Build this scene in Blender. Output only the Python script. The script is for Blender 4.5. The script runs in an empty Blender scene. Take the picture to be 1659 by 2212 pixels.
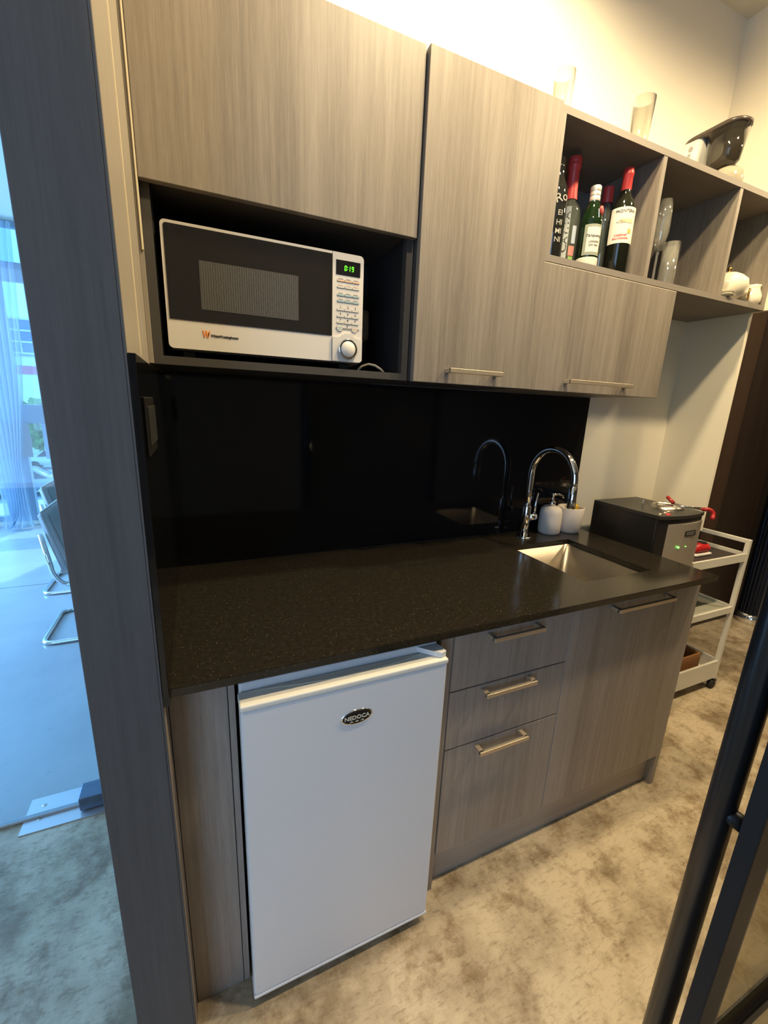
import bpy, bmesh, math, random
from mathutils import Vector, Matrix
random.seed(7)
S = bpy.context.scene
COL = S.collection

# ------------------------------------------------------------ camera
CX, CY, CZ = 0.07456, -1.36856, 1.40313
YAW, PITCH, ROLL, FPX = -0.42323, -0.24693, 0.04107, 908.034
cam_d = bpy.data.cameras.new('camera')
cam = bpy.data.objects.new('camera', cam_d)
COL.objects.link(cam)
fw = Vector((-math.sin(YAW)*math.cos(PITCH), math.cos(YAW)*math.cos(PITCH), math.sin(PITCH)))
rt = Vector((math.cos(YAW), math.sin(YAW), 0.0))
up = rt.cross(fw)
cr, sr = math.cos(ROLL), math.sin(ROLL)
R_, U_ = cr*rt + sr*up, -sr*rt + cr*up
cam.matrix_world = Matrix(((R_.x, U_.x, -fw.x, CX), (R_.y, U_.y, -fw.y, CY), (R_.z, U_.z, -fw.z, CZ), (0, 0, 0, 1)))
cam_d.sensor_fit = 'VERTICAL'
cam_d.sensor_height = 24.0
cam_d.lens = 24.0*FPX/2212.0
cam_d.clip_start = 0.02
cam_d.clip_end = 400
S.camera = cam

# ------------------------------------------------------------ world, lights, exposure
S.view_settings.view_transform = 'Standard'
S.view_settings.look = 'None'
S.view_settings.gamma = 1.0
S.view_settings.exposure = 0.30
S.view_settings.use_curve_mapping = False
S.cycles.max_bounces = 10
S.cycles.transparent_max_bounces = 16
S.cycles.caustics_reflective = False
S.cycles.caustics_refractive = False
S.cycles.use_denoising = True
W = bpy.data.worlds.new('sky')
S.world = W
W.use_nodes = True
bg = W.node_tree.nodes['Background']
bg.inputs[0].default_value = (0.30, 0.62, 1.0, 1)
bg.inputs[1].default_value = 2.5
WARM = (1.0, 0.79, 0.47)
COOL = (0.56, 0.68, 1.0)
def area(name, loc, rot, sx, sy, power, color):
    l = bpy.data.lights.new(name, 'AREA'); l.shape = 'RECTANGLE'; l.size = sx; l.size_y = sy
    l.energy = power; l.color = color
    o = bpy.data.objects.new(name, l); COL.objects.link(o); o.location = loc; o.rotation_euler = rot
    return o
# area lamps: cool daylight from an unseen rear window, added fill brightening the hall floor
area('daylight_rear_window', (-2.55, -3.98, 1.5), (math.radians(90), 0, 0), 2.6, 2.2, 30, COOL)
area('hall_fill_light', (-3.96, 2.5, 1.6), (0, math.radians(-90), 0), 2.2, 2.6, 340, (0.30, 0.57, 1.0))
def sun(color, e, rot):
    l = bpy.data.lights.new('sun', 'SUN'); l.energy = e; l.color = color; l.angle = 0.02
    o = bpy.data.objects.new('sun', l); COL.objects.link(o); o.rotation_euler = rot
sun((1.0, 0.95, 0.88), 3.0, (math.radians(-35), math.radians(20), 0))   # shines on the street, away from the window
DOWNLIGHTS = [(0.95, -0.58, 84, 'recessed ceiling downlight above the tall wall cabinet'), (2.00, -1.00, 80, 'recessed ceiling downlight in front of the teapot cubby'),
              (0.75, -0.98, 60, 'recessed ceiling downlight nearest the camera, over the bar fridge'), (3.3, -1.0, 60, 'recessed ceiling downlight furthest right, before the dark timber wall')]

# ------------------------------------------------------------ helpers
def tag(o, label=None, cat=None, group=None, kind=None):
    if label: o['label'] = label
    if cat: o['category'] = cat
    if group: o['group'] = group
    if kind: o['kind'] = kind
    return o
def thing(name, loc, label, cat, rz=0, group=None):
    o = bpy.data.objects.new(name, None); COL.objects.link(o)
    o.empty_display_size = 0.05
    o.location = loc; o.rotation_euler = (0, 0, rz)
    return tag(o, label, cat, group)
def mesh_obj(name, bm, mat, parent=None, smooth=False, world=True):
    """links bm as one mesh; with parent, coordinates are world coordinates relative to the parent's base if world=True"""
    me = bpy.data.meshes.new(name)
    bmesh.ops.recalc_face_normals(bm, faces=bm.faces[:])
    bm.to_mesh(me); bm.free()
    if smooth:
        for p in me.polygons: p.use_smooth = True
    mats = mat if isinstance(mat, (list, tuple)) else [mat]
    for m in mats: me.materials.append(m)
    o = bpy.data.objects.new(name, me); COL.objects.link(o)
    if parent is not None:
        o.parent = parent
        if world:
            M = Matrix.Identity(4); q = parent
            while q is not None:
                M = q.matrix_basis @ M; q = q.parent
            # all ancestors that are meshes have identity transforms
            me.transform(M.inverted())
    return o
def box(bm, x0, x1, y0, y1, z0, z1, bev=0.0, seg=2, mi=0):
    r = bmesh.ops.create_cube(bm, size=1.0)
    vs = r['verts']
    for v in vs:
        v.co = Vector(((x0+x1)/2+v.co.x*(x1-x0), (y0+y1)/2+v.co.y*(y1-y0), (z0+z1)/2+v.co.z*(z1-z0)))
    fs = set(f for v in vs for f in v.link_faces)
    if bev > 0:
        es = list(set(e for v in vs for e in v.link_edges))
        r2 = bmesh.ops.bevel(bm, geom=es, offset=bev, segments=seg, affect='EDGES', profile=0.5)
        fs = set(f for f in r2['faces']) | set(f for f in fs if f.is_valid)
    for f in fs:
        if f.is_valid: f.material_index = mi
    return bm
def BOX(*a, **k):
    return box(bmesh.new(), *a, **k)
def lathe(bm, prof, cx=0, cy=0, n=28, ax='z', mi=0, sx=1.0, sy=1.0):
    rings = []
    for (r, z) in prof:
        ring = []
        if r < 1e-5:
            ring = [bm.verts.new(ptax(0, 0, z, cx, cy, ax))]
        else:
            for i in range(n):
                a = 2*math.pi*i/n
                ring.append(bm.verts.new(ptax(r*math.cos(a)*sx, r*math.sin(a)*sy, z, cx, cy, ax)))
        rings.append(ring)
    for a, b in zip(rings[:-1], rings[1:]):
        for i in range(n):
            j = (i+1) % n
            try:
                if len(a) == 1 and len(b) == 1: continue
                if len(a) == 1: f = bm.faces.new((a[0], b[j], b[i]))
                elif len(b) == 1: f = bm.faces.new((a[i], a[j], b[0]))
                else: f = bm.faces.new((a[i], a[j], b[j], b[i]))
                f.material_index = mi
            except ValueError: pass
    return bm
def ptax(u, v, w, cx, cy, ax):
    if ax == 'z': return Vector((cx+u, cy+v, w))
    if ax == 'y': return Vector((cx+u, w, cy+v))
    return Vector((w, cx+u, cy+v))
def LATHE(prof, cx=0, cy=0, **k):
    return lathe(bmesh.new(), prof, cx, cy, **k)
def tube(bm, pts, r, n=12, closed=False, mi=0, cap=True):
    pts = [Vector(p) for p in pts]
    N = len(pts); rings = []
    t0 = (pts[1]-pts[0]).normalized()
    nrm = t0.orthogonal().normalized()
    for i in range(N):
        if closed:
            t = (pts[(i+1) % N]-pts[i-1]).normalized()
        else:
            t = (pts[min(i+1, N-1)]-pts[max(i-1, 0)]).normalized()
        nrm = (nrm - t*nrm.dot(t)).normalized()
        b = t.cross(nrm)
        rr = r[i] if isinstance(r, (list, tuple)) else r
        rings.append([bm.verts.new(pts[i]+rr*(math.cos(2*math.pi*k/n)*nrm+math.sin(2*math.pi*k/n)*b)) for k in range(n)])
    rng = range(N) if closed else range(N-1)
    for i in rng:
        a, b2 = rings[i], rings[(i+1) % N]
        for k in range(n):
            f = bm.faces.new((a[k], a[(k+1) % n], b2[(k+1) % n], b2[k])); f.material_index = mi
    if cap and not closed:
        for rg in (rings[0], rings[-1]):
            f = bm.faces.new(rg); f.material_index = mi
    return bm
def TUBE(pts, r, **k):
    return tube(bmesh.new(), pts, r, **k)
def rounded(pts, rad, seg=6):
    """polyline with rounded corners"""
    pts = [Vector(p) for p in pts]; out = [pts[0]]
    for i in range(1, len(pts)-1):
        p, a, b = pts[i], pts[i-1], pts[i+1]
        da, db = (a-p), (b-p)
        d = min(rad, da.length*0.49, db.length*0.49)
        A, B = p+da.normalized()*d, p+db.normalized()*d
        for k in range(seg+1):
            t = k/seg
            out.append((1-t)**2*A + 2*t*(1-t)*p + t*t*B)
    out.append(pts[-1])
    return out
def arc(c, r, a0, a1, n, plane='yz', x=0):
    o = []
    for i in range(n+1):
        a = a0+(a1-a0)*i/n
        if plane == 'yz': o.append((x, c[0]+r*math.cos(a), c[1]+r*math.sin(a)))
        elif plane == 'xz': o.append((c[0]+r*math.cos(a), x, c[1]+r*math.sin(a)))
        else: o.append((c[0]+r*math.cos(a), c[1]+r*math.sin(a), x))
    return o
def prism_y(bm, outline, y0, y1, mi=0):
    """outline in (x,z), extruded from y0 to y1"""
    a = [bm.verts.new((x, y0, z)) for x, z in outline]; b = [bm.verts.new((x, y1, z)) for x, z in outline]
    fs = [bm.faces.new(a), bm.faces.new(list(reversed(b)))]
    n = len(a)
    for i in range(n): fs.append(bm.faces.new((a[i], b[i], b[(i+1) % n], a[(i+1) % n])))
    for f in fs: f.material_index = mi
    return bm
def prism_z(bm, outline, z0, z1, mi=0):
    a = [bm.verts.new((x, y, z0)) for x, y in outline]; b = [bm.verts.new((x, y, z1)) for x, y in outline]
    fs = [bm.faces.new(a), bm.faces.new(list(reversed(b)))]
    n = len(a)
    for i in range(n): fs.append(bm.faces.new((a[i], b[i], b[(i+1) % n], a[(i+1) % n])))
    for f in fs: f.material_index = mi
    return bm
def rrect(x0, x1, z0, z1, r, seg=5):
    o = []
    for cx, cz, a0 in ((x1-r, z1-r, 0), (x0+r, z1-r, 90), (x0+r, z0+r, 180), (x1-r, z0+r, 270)):
        for k in range(seg+1):
            a = math.radians(a0+90*k/seg); o.append((cx+r*math.cos(a), cz+r*math.sin(a)))
    return o
def text(name, body, size, mat, parent, M, depth=0.0003, align='CENTER', bold=0.0, sx=1.0, shear=0.0):
    cu = bpy.data.curves.new(name, 'FONT'); cu.body = body; cu.size = size; cu.extrude = depth
    cu.align_x = align; cu.align_y = 'CENTER'; cu.offset = bold; cu.shear = shear; cu.resolution_u = 3
    t = bpy.data.objects.new(name, cu); COL.objects.link(t)
    dg = bpy.context.evaluated_depsgraph_get()
    me = bpy.data.meshes.new_from_object(t.evaluated_get(dg))
    bpy.data.objects.remove(t); bpy.data.curves.remove(cu)
    me.transform(M @ Matrix.Diagonal((sx, 1, 1, 1)))
    me.materials.clear(); me.materials.append(mat)
    o = bpy.data.objects.new(name, me); COL.objects.link(o); o.parent = parent
    P = Matrix.Identity(4); q = parent
    while q is not None:
        P = q.matrix_basis @ P; q = q.parent
    me.transform(P.inverted())
    return o
def face_y(x, y, z, rot=0.0):
    """text plane facing -y at the point"""
    return Matrix.Translation((x, y, z)) @ Matrix.Rotation(rot, 4, 'Y') @ Matrix.Rotation(math.pi/2, 4, 'X')
def wrap_cyl(o, cx, cy, r):
    """bend a label/text mesh (built flat at y=cy-r) round a vertical cylinder; mesh in world = parent-at-origin coords"""
    off = o.parent.matrix_basis.translation if o.parent else Vector()
    for v in o.data.vertices:
        w = v.co + off
        a = (w.x-cx)/r; rr = r + (cy-r-w.y)
        v.co = Vector((cx+rr*math.sin(a), cy-rr*math.cos(a), w.z)) - off

# ------------------------------------------------------------ materials
def newmat(name):
    m = bpy.data.materials.new(name); m.use_nodes = True
    nt = m.node_tree; b = nt.nodes['Principled BSDF']
    return m, nt, b
def pm(name, col, rough=0.5, metal=0.0, coat=0.0, spec=0.5, emit=None, es=0.0, noise=0.0, nscale=40):
    m, nt, b = newmat(name)
    b.inputs['Base Color'].default_value = (*col, 1); b.inputs['Roughness'].default_value = rough
    b.inputs['Metallic'].default_value = metal; b.inputs['Coat Weight'].default_value = coat
    b.inputs['Specular IOR Level'].default_value = spec
    if emit: b.inputs['Emission Color'].default_value = (*emit, 1); b.inputs['Emission Strength'].default_value = es
    if noise > 0:
        n = nt.nodes.new('ShaderNodeTexNoise'); n.inputs['Scale'].default_value = nscale; n.inputs['Detail'].default_value = 3
        g = nt.nodes.new('ShaderNodeNewGeometry'); nt.links.new(g.outputs['Position'], n.inputs['Vector'])
        mx = nt.nodes.new('ShaderNodeMix'); mx.data_type = 'RGBA'
        mx.inputs['A'].default_value = (*[c*(1-noise) for c in col], 1); mx.inputs['B'].default_value = (*[min(1, c*(1+noise)) for c in col], 1)
        nt.links.new(n.outputs['Fac'], mx.inputs['Factor']); nt.links.new(mx.outputs['Result'], b.inputs['Base Color'])
        bp = nt.nodes.new('ShaderNodeBump'); bp.inputs['Strength'].default_value = 0.1; bp.inputs['Distance'].default_value = 0.001
        nt.links.new(n.outputs['Fac'], bp.inputs['Height']); nt.links.new(bp.outputs['Normal'], b.inputs['Normal'])
    return m
def noise_node(nt, vec, sc, detail=4, rough=0.55, mscale=(1, 1, 1)):
    mp = nt.nodes.new('ShaderNodeMapping'); mp.inputs['Scale'].default_value = mscale
    nt.links.new(vec, mp.inputs['Vector'])
    n = nt.nodes.new('ShaderNodeTexNoise'); n.inputs['Scale'].default_value = sc
    n.inputs['Detail'].default_value = detail; n.inputs['Roughness'].default_value = rough
    nt.links.new(mp.outputs[0], n.inputs['Vector'])
    return n
def ramp(nt, fac, stops):
    r = nt.nodes.new('ShaderNodeValToRGB'); nt.links.new(fac, r.inputs['Fac'])
    e = r.color_ramp.elements
    e[0].position, e[0].color = stops[0][0], (*stops[0][1], 1)
    e[1].position, e[1].color = stops[1][0], (*stops[1][1], 1)
    for p, c in stops[2:]:
        q = e.new(p); q.color = (*c, 1)
    return r
def wood(name, dark, light, rough=0.5, horizontal=False, seed=0.0, contrast=1.0, bump=0.25):
    m, nt, b = newmat(name)
    g = nt.nodes.new('ShaderNodeNewGeometry')
    ad = nt.nodes.new('ShaderNodeVectorMath'); ad.operation = 'ADD'; ad.inputs[1].default_value = (seed, seed*0.7, seed*1.3)
    nt.links.new(g.outputs['Position'], ad.inputs[0])
    V = ad.outputs[0]
    k = (0.03, 1, 1) if horizontal else (1, 1, 0.03)
    a = noise_node(nt, V, 13, 5, 0.6, (k[0], k[1], k[2]*1.2))
    c = noise_node(nt, V, 120, 3, 0.6, k)
    d = noise_node(nt, V, 420, 2, 0.5, (k[0]*2, k[1], k[2]*2))
    mx = nt.nodes.new('ShaderNodeMix'); mx.data_type = 'FLOAT'; mx.inputs['Factor'].default_value = 0.42
    nt.links.new(a.outputs['Fac'], mx.inputs['A']); nt.links.new(c.outputs['Fac'], mx.inputs['B'])
    mx2 = nt.nodes.new('ShaderNodeMix'); mx2.data_type = 'FLOAT'; mx2.inputs['Factor'].default_value = 0.22
    nt.links.new(mx.outputs['Result'], mx2.inputs['A']); nt.links.new(d.outputs['Fac'], mx2.inputs['B'])
    w = 0.16/contrast
    r = ramp(nt, mx2.outputs['Result'], [(0.5-w, dark), (0.5+w, light)])
    nt.links.new(r.outputs['Color'], b.inputs['Base Color'])
    b.inputs['Roughness'].default_value = rough
    bp = nt.nodes.new('ShaderNodeBump'); bp.inputs['Strength'].default_value = bump; bp.inputs['Distance'].default_value = 0.0006
    nt.links.new(mx2.outputs['Result'], bp.inputs['Height']); nt.links.new(bp.outputs['Normal'], b.inputs['Normal'])
    return m
def glass(name, tint=(1, 1, 1), refl=1.0, rough=0.02, opacity=0.0, col=(0.5, 0.5, 0.5)):
    """thin architectural glass: transparent body with fresnel reflection"""
    m = bpy.data.materials.new(name); m.use_nodes = True; nt = m.node_tree; nt.nodes.clear()
    out = nt.nodes.new('ShaderNodeOutputMaterial')
    t = nt.nodes.new('ShaderNodeBsdfTransparent'); t.inputs[0].default_value = (*tint, 1)
    gl = nt.nodes.new('ShaderNodeBsdfGlossy'); gl.inputs['Roughness'].default_value = rough
    lw = nt.nodes.new('ShaderNodeLayerWeight'); lw.inputs[0].default_value = 0.5
    pw = nt.nodes.new('ShaderNodeMath'); pw.operation = 'POWER'; pw.inputs[1].default_value = 5.0
    nt.links.new(lw.outputs['Facing'], pw.inputs[0])
    ma = nt.nodes.new('ShaderNodeMath'); ma.operation = 'MULTIPLY_ADD'; ma.inputs[1].default_value = 0.9; ma.inputs[2].default_value = 0.04
    nt.links.new(pw.outputs[0], ma.inputs[0])
    mu = nt.nodes.new('ShaderNodeMath'); mu.operation = 'MULTIPLY'; mu.inputs[1].default_value = refl
    mu.use_clamp = True
    nt.links.new(ma.outputs[0], mu.inputs[0])
    mix = nt.nodes.new('ShaderNodeMixShader')
    nt.links.new(mu.outputs[0], mix.inputs[0])
    if opacity > 0:
        df = nt.nodes.new('ShaderNodeBsdfDiffuse'); df.inputs[0].default_value = (*col, 1)
        m2 = nt.nodes.new('ShaderNodeMixShader'); m2.inputs[0].default_value = opacity
        nt.links.new(t.outputs[0], m2.inputs[1]); nt.links.new(df.outputs[0], m2.inputs[2])
        nt.links.new(m2.outputs[0], mix.inputs[1])
    else:
        nt.links.new(t.outputs[0], mix.inputs[1])
    nt.links.new(gl.outputs[0], mix.inputs[2]); nt.links.new(mix.outputs[0], out.inputs[0])
    return m

M_LAM = wood('laminate_grey_oak', (0.150, 0.124, 0.100), (0.315, 0.272, 0.222), 0.5)
M_LAMB = wood('laminate_grey_oak_base', (0.20, 0.165, 0.138), (0.40, 0.345, 0.30), 0.5, seed=3.3)
M_LAMH = wood('laminate_grey_oak_shelf', (0.18, 0.152, 0.128), (0.28, 0.247, 0.21), 0.55, horizontal=True, seed=5.1, contrast=0.6)
M_TOE = wood('laminate_toe_kick', (0.30, 0.25, 0.20), (0.46, 0.40, 0.33), 0.5, horizontal=True, seed=2.2, contrast=0.7)
M_LINEN = wood('laminate_charcoal_linen', (0.046, 0.047, 0.053), (0.092, 0.094, 0.105), 0.6, seed=9.0, contrast=0.8)
M_SIDE = wood('laminate_pale_edge', (0.25, 0.22, 0.18), (0.36, 0.32, 0.27), 0.5, seed=4.0, contrast=0.5)
M_CARC = pm('dark_carcass_board', (0.052, 0.047, 0.043), 0.6, noise=0.1, nscale=200)
M_NICHE = pm('niche_shade_black', (0.018, 0.017, 0.017), 0.55)
M_EDGE = pm('cream_edge_band', (0.80, 0.70, 0.50), 0.5)
M_SEAM = pm('seam_black', (0.01, 0.01, 0.01), 0.8)
M_STEEL = pm('brushed_steel', (0.50, 0.46, 0.40), 0.32, metal=1.0, noise=0.06, nscale=300)
M_CHROME = pm('chrome', (0.82, 0.83, 0.85), 0.06, metal=1.0)
M_HANDLE = pm('satin_nickel', (0.66, 0.56, 0.43), 0.42, metal=0.75)
M_SINK = pm('sink_steel', (0.42, 0.37, 0.30), 0.38, metal=1.0, noise=0.08, nscale=60)
M_BLACKM = pm('black_powder_metal', (0.007, 0.007, 0.008), 0.4, spec=0.22)
M_WHITE = pm('white_enamel', (0.74, 0.75, 0.78), 0.35)
M_WHITE2 = pm('white_plastic', (0.72, 0.68, 0.62), 0.35)
M_CARTW = pm('white_cart_metal', (0.74, 0.71, 0.63), 0.45)
M_BLACKP = pm('black_plastic', (0.014, 0.013, 0.013), 0.32)
M_DARKTXT = pm('dark_print', (0.03, 0.03, 0.03), 0.6)
M_RED = pm('red_plastic', (0.62, 0.02, 0.02), 0.35)
M_REDD = pm('dark_red_plastic', (0.36, 0.015, 0.015), 0.35)
M_REDCAP = pm('red_foil', (0.66, 0.06, 0.055), 0.38)
M_CERAM = pm('speckled_ceramic', (0.72, 0.64, 0.57), 0.6, noise=0.2, nscale=380)
M_PORC = pm('cream_porcelain', (0.78, 0.72, 0.58), 0.18)
M_GOLD = pm('gold_trim', (0.75, 0.45, 0.12), 0.25, metal=1.0)
M_YEL = pm('yellow_sponge', (0.72, 0.45, 0.03), 0.9, noise=0.2, nscale=200)
M_GREEN = pm('green_led', (0.1, 0.8, 0.1), 0.4, emit=(0.15, 1.0, 0.1), es=3.0)
M_SEG = pm('green_segment', (0.05, 0.6, 0.02), 0.4, emit=(0.12, 1.0, 0.02), es=2.2)
M_PAPER = pm('cream_label', (0.78, 0.72, 0.60), 0.6)
M_GLASS = glass('clear_glass', (0.97, 0.98, 0.97), 1.5, 0.01)
M_GLASSD = glass('drinking_glass', (0.93, 0.93, 0.90), 3.5, 0.04, 0.15, (0.85, 0.82, 0.72))  # cream film paints the backlit brightness of the glasses
M_BOTC = glass('clear_bottle', (0.84, 0.88, 0.78), 2.4, 0.03, 0.12, (0.6, 0.65, 0.5))
M_BOTG = glass('green_bottle', (0.10, 0.22, 0.07), 1.3, 0.03, 0.35, (0.022, 0.055, 0.018))
M_BOTK = pm('wine_bottle_glass', (0.012, 0.013, 0.008), 0.08)
M_PANE = glass('window_pane', (0.80, 0.92, 1.0), 1.0, 0.01)
M_SMOKE = glass('smoky_plastic', (0.22, 0.20, 0.17), 1.6, 0.05, 0.35, (0.05, 0.045, 0.035))
M_TIMBER = wood('dark_stained_timber', (0.016, 0.009, 0.007), (0.038, 0.024, 0.018), 0.45, seed=7.7)
M_JAMB = wood('brown_door_jamb', (0.040, 0.022, 0.014), (0.075, 0.045, 0.03), 0.45, seed=6.7)
M_TRAYW = wood('orange_wood_tray', (0.25, 0.10, 0.03), (0.42, 0.19, 0.07), 0.5, horizontal=True, seed=1.1)
M_RUBBER = pm('black_rubber', (0.015, 0.014, 0.012), 0.7)
M_ALU = pm('window_aluminium', (0.34, 0.42, 0.50), 0.5)
M_BLUEM = pm('black_gloss_tube', (0.012, 0.016, 0.03), 0.12, metal=0.6)
M_FAB = pm('grey_upholstery', (0.55, 0.52, 0.53), 0.9, noise=0.15, nscale=250)
M_FAB2 = pm('pale_woven_back', (0.78, 0.78, 0.78), 0.9, noise=0.15, nscale=120)
M_BLIND = pm('blind_fabric', (0.42, 0.40, 0.40), 0.9)

def wall_mat():
    m, nt, b = newmat('cream_painted_plaster')
    g = nt.nodes.new('ShaderNodeNewGeometry')
    n = noise_node(nt, g.outputs['Position'], 1.5, 4, 0.5)
    r = ramp(nt, n.outputs['Fac'], [(0.3, (0.80, 0.735, 0.60)), (0.7, (0.85, 0.785, 0.65))])
    nt.links.new(r.outputs['Color'], b.inputs['Base Color'])
    b.inputs['Roughness'].default_value = 0.75
    n2 = noise_node(nt, g.outputs['Position'], 160, 3, 0.6)
    bp = nt.nodes.new('ShaderNodeBump'); bp.inputs['Strength'].default_value = 0.12; bp.inputs['Distance'].default_value = 0.001
    nt.links.new(n2.outputs['Fac'], bp.inputs['Height']); nt.links.new(bp.outputs['Normal'], b.inputs['Normal'])
    return m
M_WALL = wall_mat()
M_DARKW = pm('dark_brown_paint', (0.10, 0.085, 0.065), 0.8)
def stone_mat():
    m, nt, b = newmat('black_quartz_speckled')
    g = nt.nodes.new('ShaderNodeNewGeometry')
    v = nt.nodes.new('ShaderNodeTexVoronoi'); v.inputs['Scale'].default_value = 260
    nt.links.new(g.outputs['Position'], v.inputs['Vector'])
    n = noise_node(nt, g.outputs['Position'], 90, 2, 0.5)
    cmp = nt.nodes.new('ShaderNodeMath'); cmp.operation = 'LESS_THAN'; cmp.inputs[1].default_value = 0.16
    nt.links.new(v.outputs['Distance'], cmp.inputs[0])
    sep = nt.nodes.new('ShaderNodeSeparateColor'); nt.links.new(v.outputs['Color'], sep.inputs[0])
    gt = nt.nodes.new('ShaderNodeMath'); gt.operation = 'GREATER_THAN'; gt.inputs[1].default_value = 0.80
    nt.links.new(sep.outputs[0], gt.inputs[0])
    mu = nt.nodes.new('ShaderNodeMath'); mu.operation = 'MULTIPLY'
    nt.links.new(cmp.outputs[0], mu.inputs[0]); nt.links.new(gt.outputs[0], mu.inputs[1])
    r = ramp(nt, n.outputs['Fac'], [(0.3, (0.014, 0.012, 0.009)), (0.75, (0.024, 0.020, 0.015))])
    mx = nt.nodes.new('ShaderNodeMix'); mx.data_type = 'RGBA'; mx.inputs['B'].default_value = (0.33, 0.26, 0.17, 1)
    nt.links.new(mu.outputs[0], mx.inputs['Factor']); nt.links.new(r.outputs['Color'], mx.inputs['A'])
    nt.links.new(mx.outputs['Result'], b.inputs['Base Color'])
    b.inputs['Roughness'].default_value = 0.16
    b.inputs['Specular IOR Level'].default_value = 0.6
    return m
M_STONE = stone_mat()
M_SPLASH = pm('black_gloss_splashback', (0.006, 0.006, 0.007), 0.07, spec=0.5)
def floor_mat():
    m, nt, b = newmat('worn_polished_concrete')
    g = nt.nodes.new('ShaderNodeNewGeometry'); P = g.outputs['Position']
    a = noise_node(nt, P, 2.6, 9, 0.68)
    c = noise_node(nt, P, 9, 8, 0.72)
    # diagonal trowel scratches
    rot = nt.nodes.new('ShaderNodeMapping'); rot.inputs['Rotation'].default_value = (0, 0, math.radians(35)); rot.inputs['Scale'].default_value = (1.2, 5.0, 1)
    nt.links.new(P, rot.inputs['Vector'])
    d = nt.nodes.new('ShaderNodeTexNoise'); d.inputs['Scale'].default_value = 22; d.inputs['Detail'].default_value = 6; d.inputs['Roughness'].default_value = 0.7
    nt.links.new(rot.outputs[0], d.inputs['Vector'])
    base = ramp(nt, a.outputs['Fac'], [(0.38, (0.26, 0.19, 0.115)), (0.56, (0.62, 0.51, 0.36))])
    st = ramp(nt, c.outputs['Fac'], [(0.36, (0.45, 0.37, 0.27)), (0.50, (1, 1, 1))])
    sc = ramp(nt, d.outputs['Fac'], [(0.34, (0.38, 0.31, 0.24)), (0.47, (1, 1, 1))])
    m1 = nt.nodes.new('ShaderNodeMix'); m1.data_type = 'RGBA'; m1.blend_type = 'MULTIPLY'; m1.inputs['Factor'].default_value = 0.8
    nt.links.new(base.outputs['Color'], m1.inputs['A']); nt.links.new(st.outputs['Color'], m1.inputs['B'])
    m2 = nt.nodes.new('ShaderNodeMix'); m2.data_type = 'RGBA'; m2.blend_type = 'MULTIPLY'; m2.inputs['Factor'].default_value = 0.5
    nt.links.new(m1.outputs['Result'], m2.inputs['A']); nt.links.new(sc.outputs['Color'], m2.inputs['B'])
    nt.links.new(m2.outputs['Result'], b.inputs['Base Color'])
    rr = ramp(nt, c.outputs['Fac'], [(0.3, (0.5, 0.5, 0.5)), (0.7, (0.30, 0.30, 0.30))])
    nt.links.new(rr.outputs['Color'], b.inputs['Roughness'])
    bp = nt.nodes.new('ShaderNodeBump'); bp.inputs['Strength'].default_value = 0.2; bp.inputs['Distance'].default_value = 0.002
    nt.links.new(d.outputs['Fac'], bp.inputs['Height']); nt.links.new(bp.outputs['Normal'], b.inputs['Normal'])
    return m
M_FLOOR = floor_mat()
def hall_floor():
    m, nt, b = newmat('smooth_sealed_concrete')
    g = nt.nodes.new('ShaderNodeNewGeometry'); P = g.outputs['Position']
    a = noise_node(nt, P, 1.3, 5, 0.5); c = noise_node(nt, P, 30, 4, 0.7)
    base = ramp(nt, a.outputs['Fac'], [(0.3, (0.36, 0.37, 0.38)), (0.7, (0.46, 0.47, 0.48))])
    st = ramp(nt, c.outputs['Fac'], [(0.28, (0.7, 0.7, 0.7)), (0.36, (1, 1, 1))])
    m1 = nt.nodes.new('ShaderNodeMix'); m1.data_type = 'RGBA'; m1.blend_type = 'MULTIPLY'; m1.inputs['Factor'].default_value = 0.6
    nt.links.new(base.outputs['Color'], m1.inputs['A']); nt.links.new(st.outputs['Color'], m1.inputs['B'])
    sp = nt.nodes.new('ShaderNodeSeparateXYZ'); nt.links.new(P, sp.inputs[0])
    dj = nt.nodes.new('ShaderNodeMath'); dj.operation = 'SUBTRACT'; dj.inputs[1].default_value = 2.335; nt.links.new(sp.outputs['Y'], dj.inputs[0])
    ab = nt.nodes.new('ShaderNodeMath'); ab.operation = 'ABSOLUTE'; nt.links.new(dj.outputs[0], ab.inputs[0])
    lt = nt.nodes.new('ShaderNodeMath'); lt.operation = 'LESS_THAN'; lt.inputs[1].default_value = 0.004; nt.links.new(ab.outputs[0], lt.inputs[0])
    m3 = nt.nodes.new('ShaderNodeMix'); m3.data_type = 'RGBA'; m3.inputs['B'].default_value = (0.05, 0.05, 0.05, 1)
    nt.links.new(lt.outputs[0], m3.inputs['Factor']); nt.links.new(m1.outputs['Result'], m3.inputs['A'])
    nt.links.new(m3.outputs['Result'], b.inputs['Base Color']); b.inputs['Roughness'].default_value = 0.24
    return m
M_FLOORH = hall_floor()
M_CEIL = pm('ceiling_paint', (0.68, 0.63, 0.52), 0.85)

# ------------------------------------------------------------ dimensions
YC, YB, YU, YP, YF, YT = -0.6314, -0.5812, -0.2961, -0.655, -0.6437, -0.5528
XI = -0.0065
X1, X2, XE, XW = 0.620, 1.035, 1.645, 2.19
ZB, ZL, ZT, ZS = 1.4732, 1.817, 2.2131, 1.8334
XS2, XS3, ZK, ZD1, ZD2 = 0.6388, 1.0447, 0.1354, 0.684, 0.5003
CEIL = 2.95

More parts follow.
